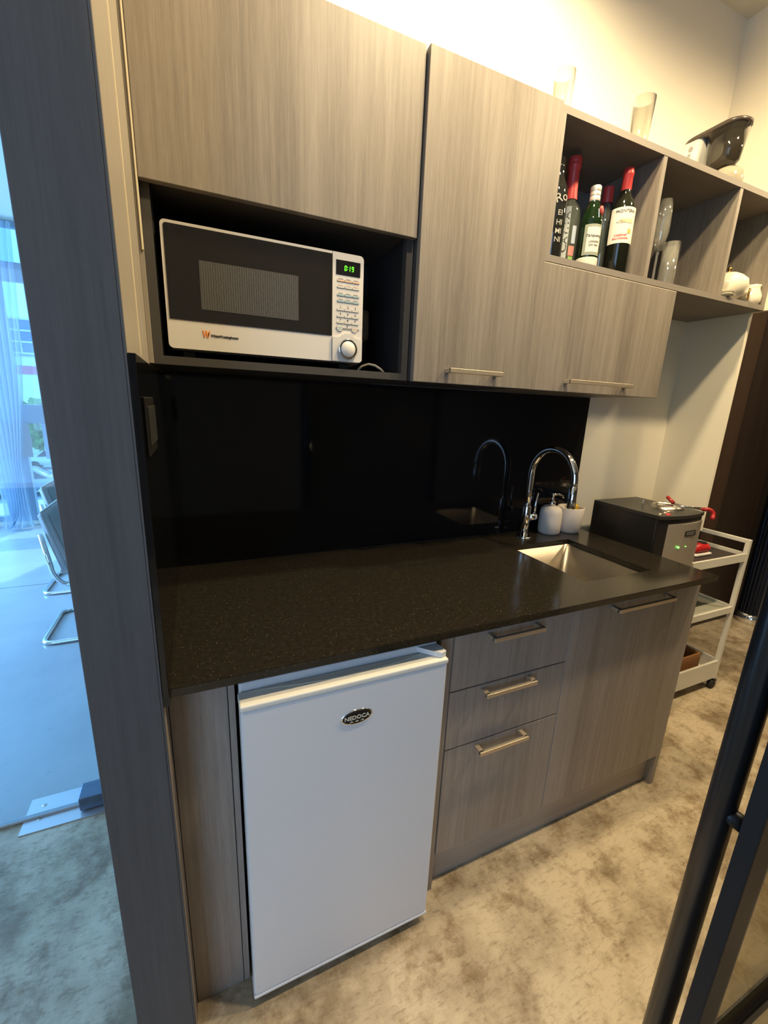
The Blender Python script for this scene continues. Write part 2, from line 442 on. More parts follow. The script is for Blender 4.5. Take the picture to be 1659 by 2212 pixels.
# ------------------------------------------------------------ structure
def struct(name, bm, mat, kind='structure'):
    o = mesh_obj(name, bm, mat); o['kind'] = kind; return o
struct('floor', BOX(-4.0, 5.0, -4.0, 0.12, -0.1, 0.0), M_FLOOR)
b = bmesh.new(); box(b, -4.0, 0.0, 0.12, 4.3, -0.1, 0.0); box(b, 0.0, 5.0, 0.21, 4.3, -0.1, 0.0)
struct('floor_hall', b, M_FLOORH)
struct('floor_strip', BOX(0.0, 5.0, 0.12, 0.21, -0.1, 0.0), M_FLOOR)
struct('ceiling', BOX(-4.1, 5.1, -4.1, 4.4, CEIL, CEIL+0.1), M_CEIL)
struct('wall_kitchen', BOX(-0.095, XW+0.02, 0.0, 0.12, 0, CEIL), M_WALL)
b = bmesh.new(); box(b, XW, XW+0.02, -0.25, 0.0, 0.90, ZS); box(b, XW, XW+0.02, -0.36, 0.0, ZS, CEIL)
struct('wall_alcove', b, M_WALL)
struct('trim_1', BOX(2.985, 3.135, 0.158, 0.170, 0, CEIL), M_JAMB)
b = bmesh.new()
box(b, XW+0.0205, 5.0, 0.170, 0.21, 0, CEIL)
struct('wall_timber', b, M_TIMBER)
struct('wall_right', BOX(5.0, 5.1, -4.1, 4.4, 0, CEIL), M_DARKW)
b = bmesh.new()
box(b, -4.1, -3.9, -4.1, -4.0, 0, CEIL); box(b, -1.2, 5.0, -4.1, -4.0, 0, CEIL)
box(b, -3.9, -1.2, -4.1, -4.0, 0, 0.4); box(b, -3.9, -1.2, -4.1, -4.0, 2.6, CEIL)
struct('wall_rear', b, M_DARKW)
b = bmesh.new()
box(b, -4.1, -4.0, -4.0, 0.5, 0, CEIL); box(b, -4.1, -4.0, 3.5, 4.4, 0, CEIL)
box(b, -4.1, -4.0, 0.5, 3.5, 0, 0.5); box(b, -4.1, -4.0, 0.5, 3.5, 2.7, CEIL)
struct('wall_left', b, M_WALL)
b = bmesh.new()
box(b, -0.3, 5.0, 4.2, 4.4, 0, CEIL); box(b, -4.0, -0.3, 4.2, 4.4, 0, 0.04)
struct('wall_window_side', b, M_WALL)
# hall window wall: frame + panes
wt = bpy.data.objects.new('window_1', None); COL.objects.link(wt); wt.location = (-2.15, 4.25, 0.04); wt['kind'] = 'structure'
b = bmesh.new()
for x0, x1 in ((-4.0, -3.92), (-2.85, -2.72), (-1.80, -1.56), (-0.42, -0.3)): box(b, x0, x1, 4.20, 4.28, 0.04, CEIL, 0.004)
for z0, z1 in ((0.04, 0.10), (1.08, 1.27), (2.43, 2.60), (2.9, CEIL)): box(b, -4.0, -0.3, 4.205, 4.275, z0, z1, 0.004)
mesh_obj('window_frame', b, M_ALU, wt)
mesh_obj('window_pane', BOX(-3.95, -0.35, 4.238, 4.242, 0.08, CEIL-0.01), M_PANE, wt)
for nm, (x0, x1, y0, y1, z0, z1) in (('window_2', (-3.9, -1.2, -4.08, -4.02, 0.4, 2.6)),):
    w2 = bpy.data.objects.new(nm, None); COL.objects.link(w2); w2.location = (-1, -4.05, 0.4); w2['kind'] = 'structure'
    b = bmesh.new()
    for x in (-3.9, -3.02, -2.12, -1.24): box(b, x, x+0.04, y0, y1, z0, z1)
    for z in (0.4, 2.56): box(b, x0, x1, y0, y1, z, z+0.04)
    mesh_obj('window_frame', b, M_ALU, w2)
w3 = bpy.data.objects.new('window_3', None); COL.objects.link(w3); w3.location = (-4.05, 2.0, 0.5); w3['kind'] = 'structure'  # unseen opening holding the added hall fill lamp
b = bmesh.new()
for y in (0.5, 1.48, 2.48, 3.46): box(b, -4.08, -4.02, y, y+0.04, 0.5, 2.7)
for z in (0.5, 2.66): box(b, -4.08, -4.02, 0.5, 3.5, z, z+0.04)
mesh_obj('window_frame', b, M_ALU, w3)

# clad pillar closing the kitchenette on the left
pl = bpy.data.objects.new('wall_pillar', None); COL.objects.link(pl); pl.location = (-0.05, -0.35, 0); pl['kind'] = 'structure'
b = bmesh.new()
box(b, -0.1110, XI-0.003, YP, 0.12, 0, CEIL, 0.001, 1); box(b, XI-0.003, XI, YP, YP+0.010, 0, CEIL)
mesh_obj('pillar_cladding', b, M_LINEN, pl)
mesh_obj('side_lining', BOX(XI-0.003, XI, YP+0.010, -0.46, ZB-0.012, CEIL), M_SIDE, pl)
mesh_obj('lower_lining', BOX(XI-0.003, XI, YP+0.010, 0.0, 0, 0.870), M_LAMB, pl)
mesh_obj('edge_strip', BOX(XI-0.003, XI+0.0012, -0.464, -0.459, ZB, CEIL), M_EDGE, pl)
mesh_obj('inner_lining', BOX(XI-0.003, XI-0.0005, -0.459, -0.0, 0.870, CEIL), M_SIDE, pl)
mesh_obj('scribe_strip', BOX(XI, 0.0015, YU+0.004, -0.002, ZB, ZT), M_SIDE, pl)
mesh_obj('edge_strip', BOX(-0.001, 0.0022, YU+0.0005, YU+0.004, 1.690, CEIL), M_EDGE, pl)

# recessed ceiling downlights (real fittings)
for i, (x, y, p, lab) in enumerate(DOWNLIGHTS):
    t = thing('downlight', (x, y, CEIL), lab, 'ceiling light', group='recessed ceiling downlights')
    mesh_obj('trim_ring', LATHE([(0.035, CEIL-0.001), (0.036, CEIL-0.006), (0.05, CEIL-0.006), (0.055, CEIL)], x, y), M_WHITE, t, True)
    mesh_obj('lens', LATHE([(0.0, CEIL-0.002), (0.035, CEIL-0.002)], x, y), pm('lamp_lens', (1, .9, .7), 0.5, emit=WARM, es=12), t)
    l = bpy.data.lights.new('downlight_lamp', 'SPOT'); l.energy = p; l.color = WARM; l.shadow_soft_size = 0.05
    l.spot_size = math.radians(174); l.spot_blend = 0.6
    o = bpy.data.objects.new('downlight_lamp', l); COL.objects.link(o); o.location = (x, y, CEIL-0.03)

# ------------------------------------------------------------ kitchenette: upper units
def bar_handle(name, x0, x1, yf, z, parent, drop=0.012, stand=0.032, mat=None):
    b = bmesh.new()
    box(b, x0, x1, yf-stand, yf-stand+0.009, z-drop/2, z+drop/2, 0.001)
    for x in (x0, x1-0.014): box(b, x, x+0.014, yf-stand+0.004, yf, z-drop/2, z+drop/2, 0.001)
    return mesh_obj(name, b, mat or M_HANDLE, parent)
# lift-up cabinet with microwave niche
T = thing('microwave_cabinet', (0.31, -0.15, ZB), 'upper wall cabinet with a lift-up door above the dark microwave niche', 'cabinet')
b = bmesh.new()
yb = YU+0.019
for x0, x1 in ((0.002, 0.020), (X1-0.020, X1-0.002)): box(b, x0, x1, yb, -0.002, ZB, ZT-0.001)
box(b, 0.020, X1-0.020, yb, -0.002, ZB, ZB+0.018)
box(b, 0.020, X1-0.020, yb, -0.002, ZT-0.019, ZT-0.001); box(b, 0.020, X1-0.020, yb, -0.002, ZL+0.004, ZL+0.022)
mesh_obj('carcass', b, M_CARC, T)
b = bmesh.new()
box(b, 0.020, X1-0.020, -0.012, -0.003, ZB+0.018, ZL+0.004)
box(b, 0.020, 0.0225, yb+0.02, -0.012, ZB+0.0185, ZL+0.004); box(b, X1-0.0225, X1-0.020, yb+0.02, -0.012, ZB+0.0185, ZL+0.004)
mesh_obj('niche_shade_sheets', b, M_NICHE, T)  # near-black sheets paint the shade inside the niche
mesh_obj('door', BOX(0.003, X1-0.002, YU, YU+0.018, ZL, ZT, 0.0012), M_LAM, T)
# tall cabinet
T = thing('tall_wall_cabinet', ((X1+X2)/2, -0.15, ZB), 'tall upper wall cabinet with one full-height door, between microwave niche and bottle shelf', 'cabinet')
mesh_obj('carcass', BOX(X1+0.001, X2-0.001, YU+0.012, -0.002, ZB+0.001, ZT-0.001), M_CARC, T)
d = mesh_obj('door', BOX(X1+0.004, X2-0.002, YU-0.009, YU+0.010, ZB-0.002, ZT, 0.0012), M_LAM, T)
bar_handle('handle', 0.722, 0.900, YU-0.009, 1.505, d)
# flap cabinet under shelf
T = thing('flap_wall_cabinet', ((X2+XE)/2, -0.15, ZB), 'short upper wall cabinet with a wide door under the bottle shelf', 'cabinet')
mesh_obj('carcass', BOX(X2+0.001, XE-0.001, YU+0.020, -0.002, ZB+0.001, ZS-0.002), M_LAM, T)
d = mesh_obj('door', BOX(X2+0.002, XE, YU, YU+0.018, ZB-0.002, ZS-0.003, 0.0012), M_LAM, T)
bar_handle('handle', 1.177, 1.467, YU, 1.503, d)
mesh_obj('cream_top_edge', BOX(X2+0.004, XE-0.002, YU+0.0005, YU+0.003, ZS-0.0032, ZS-0.0022), M_EDGE, T)
# open shelf unit
T = thing('open_shelf_unit', ((X2+XW)/2, -0.15, ZS), 'long open wall shelf of three cubbies holding bottles, glasses and a teapot', 'shelf')
b = bmesh.new()
XV1, XV2 = 1.466, 1.879
box(b, X2+0.002, XW-0.001, YU, -0.002, ZS, ZS+0.018)
mesh_obj('bottom_board', b, M_LAMH, T)
mesh_obj('top_board', BOX(X2+0.002, XW-0.001, YU, -0.002, ZT-0.018, ZT), M_LAMH, T)
mesh_obj('back_board', BOX(X2+0.020, XW-0.001, -0.010, -0.002, ZS+0.018, ZT-0.018), M_LAMH, T)
mesh_obj('side_board', BOX(X2+0.002, X2+0.020, YU, -0.002, ZS+0.018, ZT-0.018), M_LAM, T)
mesh_obj('side_board', BOX(XW-0.019, XW-0.001, YU+0.001, -0.010, ZS+0.018, ZT-0.018), M_LAM, T)
for x in (XV1, XV2): mesh_obj('divider', BOX(x, x+0.017, YU+0.001, -0.010, ZS+0.018, ZT-0.018), M_LAM, T)

# ------------------------------------------------------------ base units
T = thing('base_filler_panel', (0.05, YB, 0), 'narrow grey wood-look filler panel left of the small fridge', 'panel')
mesh_obj('panel', BOX(XI+0.001, 0.0995, YB, YB+0.018, 0.0, 0.871, 0.001), M_LAMB, T)
mesh_obj('gable', BOX(0.101, 0.114, YB, -0.002, 0.0, 0.871, 0.001), M_LAMB, T)
T = thing('base_cabinet', (1.13, -0.3, 0), 'grey wood-look base cabinet with three drawers and one wide door under the sink', 'cabinet')
b = bmesh.new()
mesh_obj('gable', BOX(0.602, 0.6364, YB+0.002, -0.002, 0, 0.871), M_LAMB, T)
box(b, 0.6365, 1.140, YB+0.020, -0.002, ZK-0.012, 0.871)
box(b, 1.140, 1.470, YB+0.020, -0.002, ZK-0.012, 0.66)
box(b, 1.470, XE-0.018, YB+0.020, -0.002, ZK-0.012, 0.871)
mesh_obj('carcass', b, M_CARC, T)  # dark board puts shade into the gaps between drawers and door
mesh_obj('end_panel', BOX(XE-0.018, XE, YB+0.019, -0.002, 0, 0.871, 0.001), M_LAMB, T)
mesh_obj('end_leg', BOX(XE-0.020, XE-0.001, YB+0.001, YB+0.0185, 0, ZK-0.001), M_LAMB, T)
mesh_obj('toe_kick', BOX(0.6365, XE-0.021, YT, YT+0.016, 0, ZK-0.012), M_TOE, T)
for z0, z1, hz, hx0, hx1 in ((ZD1+0.002, 0.852, 0.833, 0.740, 0.912), (ZD2+0.002, ZD1-0.002, 0.667, 0.737, 0.910), (ZK, ZD2-0.002, 0.482, 0.737, 0.908)):
    d = mesh_obj('drawer', BOX(XS2+0.001, XS3-0.0015, YB, YB+0.018, z0, z1, 0.0012), M_LAMB, T)
    bar_handle('handle', hx0, hx1, YB, hz, d)
d = mesh_obj('door', BOX(XS3+0.0015, XE, YB, YB+0.018, ZK, 0.852, 0.0012), M_LAMB, T)
bar_handle('handle', 1.203, 1.470, YB, 0.834, d)

# ------------------------------------------------------------ worktop with sink cut-out
def slab_hole(x0, x1, y0, y1, z0, z1, hx0, hx1, hy0, hy1):
    bm = bmesh.new()
    xs, ys = [x0, hx0, hx1, x1], [y0, hy0, hy1, y1]
    g = {}
    for k, z in enumerate((z0, z1)):
        for i, x in enumerate(xs):
            for j, y in enumerate(ys): g[i, j, k] = bm.verts.new((x, y, z))
    for i in range(3):
        for j in range(3):
            if i == 1 and j == 1: continue
            for k in (0, 1): bm.faces.new([g[i, j, k], g[i+1, j, k], g[i+1, j+1, k], g[i, j+1, k]])
    for i in range(3):
        for j in (0, 3): bm.faces.new([g[i, j, 0], g[i+1, j, 0], g[i+1, j, 1], g[i, j, 1]])
        for i2 in (0, 3): bm.faces.new([g[i2, i, 0], g[i2, i+1, 0], g[i2, i+1, 1], g[i2, i, 1]])
    for i in (1, 2): bm.faces.new([g[i, 1, 0], g[i, 2, 0], g[i, 2, 1], g[i, 1, 1]])
    for j in (1, 2): bm.faces.new([g[1, j, 0], g[2, j, 0], g[2, j, 1], g[1, j, 1]])
    bmesh.ops.recalc_face_normals(bm, faces=bm.faces[:])
    es = [e for e in bm.edges if len(e.link_faces) == 2 and e.link_faces[0].normal.angle(e.link_faces[1].normal) > 1.0]
    bmesh.ops.bevel(bm, geom=es, offset=0.0015, segments=2, affect='EDGES')
    return bm
HX0, HX1, HY0, HY1 = 1.150, 1.456, -0.518, -0.165
o = mesh_obj('worktop', slab_hole(0.001, XE-0.008, YC, -0.0135, 0.881, 0.900, HX0, HX1, HY0, HY1), M_STONE)
tag(o, 'long polished black speckled stone worktop running over the fridge and base cabinet', 'countertop')
T = thing('splashback', (0.8, -0.006, 0.9), 'glossy black splashback behind the worktop, folding onto the side pillar', 'splashback')
mesh_obj('back_panel', BOX(0.001, XE-0.012, -0.013, -0.001, 0.9002, ZB-0.001), M_SPLASH, T)
mesh_obj('side_panel', BOX(XI+0.0005, 0.0042, YP+0.001, -0.0135, 0.90, ZB-0.012, 0.001), M_SPLASH, T)
mesh_obj('worktop_return', BOX(XI+0.0005, 0.0042, YP+0.002, YC-0.001, 0.882, 0.8995), M_SPLASH, T)
T = thing('socket_outlet', (0.008, -0.58, 1.36), 'black double power socket on the black side splashback', 'socket')
mesh_obj('plate', BOX(0.0043, 0.0095, -0.630, -0.495, 1.312, 1.402, 0.002), M_BLACKP, T)
mesh_obj('outlet_insert', BOX(0.0095, 0.0115, -0.620, -0.567, 1.328, 1.388, 0.001), pm('socket_face', (0.035, 0.035, 0.035), 0.3), T)
mesh_obj('outlet_insert', BOX(0.0095, 0.0115, -0.556, -0.503, 1.328, 1.388, 0.001), pm('socket_face', (0.035, 0.035, 0.035), 0.3), T)

# sink
T = thing('sink', (1.30, -0.34, 0.69), 'square undermount stainless steel sink bowl set in the black worktop', 'sink')
bm = bmesh.new()
def ringr(x0, x1, y0, y1, z, r):
    return [bm.verts.new((x, y, z)) for x, y in rrect(x0, x1, y0, y1, r, 4)]
r0 = ringr(HX0-0.012, HX1+0.012, HY0-0.012, HY1+0.012, 0.8800, 0.022)
r1 = ringr(HX0-0.002, HX1+0.002, HY0-0.002, HY1+0.002, 0.8800, 0.020)
r2 = ringr(HX0+0.001, HX1-0.001, HY0+0.001, HY1-0.001, 0.720, 0.022)
r3 = ringr(HX0+0.018, HX1-0.018, HY0+0.018, HY1-0.018, 0.700, 0.03)
for a, c in ((r0, r1), (r1, r2), (r2, r3)):
    for i in range(len(a)): bm.faces.new((a[i], a[(i+1) % len(a)], c[(i+1) % len(a)], c[i]))
bm.faces.new(r3)
mesh_obj('bowl', bm, M_SINK, T, True)
b = bmesh.new()
for x in (1.205, 1.217, 1.241, 1.253): prism_y(b, rrect(x, x+0.006, 0.823, 0.849, 0.0029, 3), HY1-0.004, HY1-0.0015)
mesh_obj('overflow_slots', b, M_SEAM, T)
mesh_obj('drain', LATHE([(0.0, 0.703), (0.030, 0.703), (0.042, 0.7025), (0.045, 0.7005)], 1.303, -0.34), M_STEEL, T, True)
# faucet
FX, FY = 1.290, -0.085
T = thing('faucet', (FX, FY, 0.9), 'tall chrome gooseneck kitchen tap behind the sink', 'faucet')
mesh_obj('base_flange', LATHE([(0.0, 0.9), (0.030, 0.9), (0.030, 0.903), (0.026, 0.906), (0.0, 0.906)], FX, FY), M_CHROME, T, True)
mesh_obj('body', LATHE([(0.0, 0.9055), (0.0165, 0.9055), (0.0165, 1.030), (0.0150, 1.033), (0.0, 1.033)], FX, FY), M_CHROME, T, True)
R = 0.107
pts = [(FX, FY, 1.03), (FX, FY, 1.10), (FX, FY, 1.165)] + arc((FY-R, 1.165), R, 0, math.pi, 24, 'yz', FX)[1:] + [(FX, FY-2*R, 1.15)]
mesh_obj('gooseneck', TUBE(pts, 0.0125, n=20), M_CHROME, T, True)
mesh_obj('spray_head', TUBE([(FX, FY-2*R, 1.152), (FX, FY-2*R, 1.15), (FX, FY-2*R-0.001, 1.075), (FX, FY-2*R-0.001, 1.072)], [0.012, 0.0145, 0.0150, 0.013], n=20), M_CHROME, T, True)
mesh_obj('valve_hub', TUBE([(FX+0.014, FY, 0.985), (FX+0.046, FY, 0.985)], 0.0155, n=18), M_CHROME, T, True)
mesh_obj('lever', TUBE([(FX+0.042, FY, 0.997), (FX+0.043, FY, 1.03), (FX+0.045, FY-0.004, 1.085)], [0.006, 0.0045, 0.004], n=10), M_CHROME, T, True)
# soap dispenser
SX, SY = 1.445, -0.065
T = thing('soap_dispenser', (SX, SY, 0.9), 'speckled cream ceramic soap dispenser with chrome pump beside the tap', 'soap dispenser')
mesh_obj('bottle', LATHE([(0, 0.9), (0.040, 0.9), (0.046, 0.908), (0.047, 0.95), (0.046, 0.99), (0.042, 1.008), (0.030, 1.018), (0.014, 1.021), (0, 1.021)], SX, SY), M_CERAM, T, True)
mesh_obj('collar', LATHE([(0, 1.019), (0.013, 1.019), (0.013, 1.040), (0.006, 1.042), (0.006, 1.068), (0.010, 1.069), (0.010, 1.074), (0, 1.074)], SX, SY), M_CHROME, T, True)
mesh_obj('spout', TUBE([(SX, SY, 1.068), (SX+0.028, SY-0.004, 1.069), (SX+0.045, SY-0.006, 1.062), (SX+0.052, SY-0.008, 1.052)], [0.005, 0.004, 0.0035, 0.003], n=8), M_CHROME, T, True)
# tumbler with sponge
UX, UY = 1.552, -0.070
T = thing('ceramic_tumbler', (UX, UY, 0.9), 'speckled cream ceramic tumbler beside the soap dispenser', 'cup')
mesh_obj('cup_body', LATHE([(0, 0.9), (0.042, 0.9), (0.049, 0.908), (0.056, 1.008), (0.054, 1.011), (0.051, 1.008), (0.045, 0.915), (0, 0.910)], UX, UY), M_CERAM, T, True)
o = mesh_obj('sponge', BOX(UX-0.022, UX+0.030, UY-0.018, UY+0.014, 0.9155, 1.022, 0.008), M_YEL)
tag(o, 'yellow sponge standing in the ceramic tumbler', 'sponge')

# ------------------------------------------------------------ fridge
FX0, FX1 = 0.1185, 0.581
T = thing('bar_fridge', ((FX0+FX1)/2, -0.35, 0), 'small white under-counter bar fridge with a dark oval badge', 'refrigerator')
mesh_obj('body', BOX(FX0+0.003, FX1-0.003, -0.596, -0.08, 0.015, 0.856, 0.004), M_WHITE, T)
d = mesh_obj('door', BOX(FX0, FX1, YF, -0.600, 0.040, 0.825, 0.006, 3), M_WHITE, T)
mesh_obj('door_top_cap', BOX(FX0-0.001, FX1+0.001, YF-0.002, -0.599, 0.8252, 0.839, 0.004, 3), pm('fridge_cap_cream', (0.76, 0.74, 0.68), 0.4), d)
mesh_obj('door_bottom_cap', BOX(FX0-0.001, FX1+0.001, YF-0.001, -0.599, 0.030, 0.0398, 0.003, 2), M_WHITE, d)
b = bmesh.new()
prism_z(b, [(FX0+0.04, -0.606), (FX0+0.12, -0.616), ((FX0+FX1)/2, -0.628), (FX1-0.10, -0.616), (FX1-0.05, -0.606)], 0.8385, 0.8402)
mesh_obj('grip_shade_patch', b, pm('grip_shadow_cream', (0.62, 0.60, 0.54), 0.5), d)  # shade of the grip groove, painted as a darker cream patch
b = bmesh.new()
prism_z(b, [(FX1-0.066, -0.588), (FX1-0.012, -0.588), (FX1-0.001, -0.612), (FX1-0.001, -0.634), (FX1-0.014, -0.638), (FX1-0.024, -0.632)], 0.8403, 0.853)
mesh_obj('hinge_cover', b, M_WHITE, T)
for x in (FX0+0.05, FX1-0.05):
    mesh_obj('foot', LATHE([(0, 0.0), (0.016, 0.0), (0.016, 0.015), (0, 0.015)], x, -0.56), M_BLACKP, T)
LX, LZ = 0.356, 0.7475
bd = mesh_obj('badge', LATHE([(0.0, YF-0.0022), (0.0345, YF-0.0022), (0.036, YF-0.0014), (0.037, YF)], LX, LZ, ax='y', n=40, sy=0.50), M_CHROME, d, True)
mesh_obj('badge_face', LATHE([(0.0, YF-0.0030), (0.0318, YF-0.0028), (0.033, YF-0.0022)], LX, LZ, ax='y', n=40, sy=0.48), pm('badge_black', (0.006, 0.006, 0.007), 0.3), d)
M_LETT = pm('badge_cream_letters', (0.72, 0.68, 0.58), 0.4)
text('badge_lettering', 'NEDOCA', 0.0135, M_LETT, d, face_y(LX, YF-0.0033, LZ+0.0005), bold=0.0002, sx=1.02)
b = bmesh.new()
for k in (-1, 0, 1):
    cx, cz = LX+k*0.0125, LZ-0.0085
    prism_y(b, [(cx-0.0045, cz-0.0015), (cx+0.0045, cz-0.0015), (cx+0.0012, cz+0.0003), (cx, cz+0.003), (cx-0.0012, cz+0.0003)], YF-0.0036, YF-0.003)
mesh_obj('badge_crowns', b, M_LETT, d)

# ------------------------------------------------------------ microwave
MY = -0.272
MX0, MX1, MZ0, MZ1 = 0.033, 0.4855, 1.5095, 1.7605
T = thing('microwave_oven', (0.26, -0.16, 1.4915), 'white microwave oven with dark glass door inside the niche', 'microwave')
mesh_obj('housing', BOX(MX0+0.004, MX1-0.004, MY+0.016, -0.03, MZ0-0.004, MZ1-0.004, 0.003), M_BLACKP, T)
for x in (MX0+0.04, MX1-0.04):
    mesh_obj('foot', BOX(x-0.012, x+0.012, MY+0.03, MY+0.05, 1.4915, MZ0-0.004), M_BLACKP, T)
XSPL = 0.4045
b = bmesh.new()
prism_y(b, [p for p in rrect(MX0, XSPL+0.02, MZ0, MZ1, 0.010) if p[0] <= XSPL-0.001] + [(XSPL-0.0006, MZ0), (XSPL-0.0006, MZ1)][:0] , MY, MY+0.016)
b.free()
b = bmesh.new()
ol = [(XSPL-0.0006, MZ1)] + [p for p in rrect(MX0, XSPL+0.02, MZ0, MZ1, 0.010) if p[0] < 0.2] + [(XSPL-0.0006, MZ0)]
prism_y(b, ol, MY, MY+0.016)
dr = mesh_obj('door', b, M_WHITE2, T)
b = bmesh.new()
olg = [(XSPL-0.001, MZ1-0.006)] + [p for p in rrect(MX0+0.006, XSPL+0.02, 1.5695, MZ1-0.006, 0.006) if p[0] < 0.2 and (p[1] > 1.65)] + [(MX0+0.006, 1.5695), (XSPL-0.001, 1.5695)]
prism_y(b, olg, MY-0.0012, MY+0.001)
gl = mesh_obj('door_glass', b, pm('smoked_door_glass', (0.022, 0.020, 0.018), 0.05, spec=0.8), dr)
def mesh_screen():
    m, nt, bs = newmat('perforated_screen')
    g = nt.nodes.new('ShaderNodeNewGeometry')
    wv = nt.nodes.new('ShaderNodeTexWave'); wv.inputs['Scale'].default_value = 62; wv.inputs['Distortion'].default_value = 2.5; wv.inputs['Detail Scale'].default_value = 3
    nt.links.new(g.outputs['Position'], wv.inputs['Vector'])
    r = ramp(nt, wv.outputs['Fac'], [(0.1, (0.070, 0.068, 0.066)), (0.9, (0.115, 0.112, 0.11))])
    nt.links.new(r.outputs['Color'], bs.inputs['Base Color']); bs.inputs['Roughness'].default_value = 0.12
    return m
mesh_obj('window_screen', BOX(0.104, 0.3205, MY-0.0016, MY-0.0008, 1.595, 1.693), mesh_screen(), dr)
LG = pm('orange_logo', (0.85, 0.28, 0.05), 0.5)
b = bmesh.new()
for k in (0, 1):
    x = 0.1028+k*0.0065
    prism_y(b, [(x, 1.5515), (x+0.0030, 1.5515), (x+0.0048, 1.5415), (x+0.0062, 1.5475), (x+0.0082, 1.5475), (x+0.0050, 1.5365), (x+0.0034, 1.5365)], MY-0.0008, MY+0.001)
prism_y(b, [(0.1148, 1.5475), (0.1172, 1.5515), (0.1195, 1.5515), (0.1150, 1.5365), (0.1138, 1.5370)], MY-0.0008, MY+0.001)
mesh_obj('logo_mark', b, LG, dr)
text('logo_lettering', 'WhiteWestinghouse', 0.0076, M_DARKTXT, dr, face_y(0.1500, MY-0.0005, 1.5418), bold=0.00018, sx=0.93)
# control panel
b = bmesh.new()
ol = [(XSPL+0.0006, MZ0)] + [p for p in rrect(0.3, MX1, MZ0, MZ1, 0.010) if p[0] > 0.42][-6:] + [p for p in rrect(0.3, MX1, MZ0, MZ1, 0.010) if p[0] > 0.42][:6] + [(XSPL+0.0006, MZ1)]
prism_y(b, ol, MY, MY+0.016)
cp = mesh_obj('control_panel', b, M_WHITE2, T)
mesh_obj('display', BOX(0.4135, 0.4765, MY-0.0012, MY+0.001, 1.7115, 1.7445, 0.0008), pm('display_black', (0.01, 0.01, 0.012), 0.12), cp)
# seven segment 0:19
SEG = {'0': 'abcdef', '1': 'bc', '9': 'abcdfg'}
def seven(b, ch, x, z, w=0.0052, h=0.0115, t=0.0013):
    y0, y1 = MY-0.0018, MY-0.0011
    sk = 0.08
    def bx_(a0, a1, c0, c1):
        prism_y(b, [(x+a0+sk*c0, z+c0), (x+a1+sk*c0, z+c0), (x+a1+sk*c1, z+c1), (x+a0+sk*c1, z+c1)], y0, y1)
    h2 = h/2
    g = {'a': (t*.6, w-t*.6, h-t, h), 'd': (t*.6, w-t*.6, 0, t), 'g': (t*.6, w-t*.6, h2-t/2, h2+t/2),
         'f': (0, t, h2+t*.4, h-t*.4), 'e': (0, t, t*.4, h2-t*.4), 'b': (w-t, w, h2+t*.4, h-t*.4), 'c': (w-t, w, t*.4, h2-t*.4)}
    for s in SEG[ch]: bx_(*g[s])
b = bmesh.new()
seven(b, '0', 0.4345, 1.7215); seven(b, '1', 0.4440, 1.7215); seven(b, '9', 0.4530, 1.7215)
for z in (1.7245, 1.7295): prism_y(b, [(0.4425, z), (0.4437, z), (0.4437, z+0.0014), (0.4425, z+0.0014)], MY-0.0018, MY-0.0011)
mesh_obj('clock_digits', b, M_SEG, cp)
M_OUT = pm('button_outline', (0.25, 0.25, 0.22), 0.6)
KC = {'o': pm('button_orange', (0.78, 0.50, 0.32), 0.5), 'w': pm('button_cream', (0.70, 0.66, 0.58), 0.5), 'b': pm('button_blue', (0.36, 0.50, 0.52), 0.5)}
rows = [(1.6985, 'o', ('MENU', 'CLOCK', 'TIMER')), (1.6840, 'w', None), (1.6660, 'b', ('AUTO', 'SIZE', 'FILL')), (1.6520, 'b', ('DEFROST', 'MENU', 'WEIGHT')),
        (1.6325, 'w', '123'), (1.6170, 'w', '456'), (1.6025, 'w', '789')]
for z, c, lab in rows:
    for k in range(3):
        x0 = 0.4165+k*0.0197
        kb = mesh_obj('button', prism_y(bmesh.new(), rrect(x0, x0+0.0192, z-0.0023, z+0.0023, 0.0020 if k != 1 else 0.0004, 3), MY-0.0010, MY+0.0005), M_OUT, cp)
        mesh_obj('button_face', prism_y(bmesh.new(), rrect(x0+0.0006, x0+0.0186, z-0.0017, z+0.0017, 0.0016 if k != 1 else 0.0003, 3), MY-0.0014, MY-0.0009), KC[c], kb)
        if lab and c == 'w': text('button_numeral', lab[k], 0.0065, M_DARKTXT, cp, face_y(x0+0.0096, MY-0.0003, z+0.0062))
        else: 
            # tiny unreadable caption: a thin dark dash above the key, as the photo shows
            mesh_obj('button_caption', prism_y(bmesh.new(), [(x0+0.0035, z+0.0040), (x0+0.0155, z+0.0040), (x0+0.0155, z+0.0050), (x0+0.0035, z+0.0050)], MY-0.0004, MY+0.0003), M_OUT if c != 'w' else KC['o'], cp)
mesh_obj('button', prism_y(bmesh.new(), rrect(0.4135, 0.4765, 1.5875, 1.5910, 0.0017, 3), MY-0.0008, MY+0.0005), M_OUT, cp)
text('button_numeral', '0', 0.0065, M_DARKTXT, cp, face_y(0.4445, MY-0.0003, 1.5955))
for x, c in ((0.4245, 'b'), (0.4640, 'o')):
    k = mesh_obj('round_button', LATHE([(0, MY-0.0014), (0.0078, MY-0.0014), (0.0080, MY)], x, 1.5893, ax='y', n=24), M_OUT, cp)
    mesh_obj('button_face', LATHE([(0, MY-0.0017), (0.0072, MY-0.0017), (0.0074, MY-0.0012)], x, 1.5893, ax='y', n=24), pm('pale_key', (0.68, 0.66, 0.58), 0.5), k)
    b = bmesh.new()
    for dz in (0.0018, -0.0022): prism_y(b, [(x-0.0045, 1.5893+dz-0.0009), (x+0.0045, 1.5893+dz-0.0009), (x+0.0045, 1.5893+dz+0.0009), (x-0.0045, 1.5893+dz+0.0009)], MY-0.0020, MY-0.0016)
    mesh_obj('button_caption', b, KC[c], k)
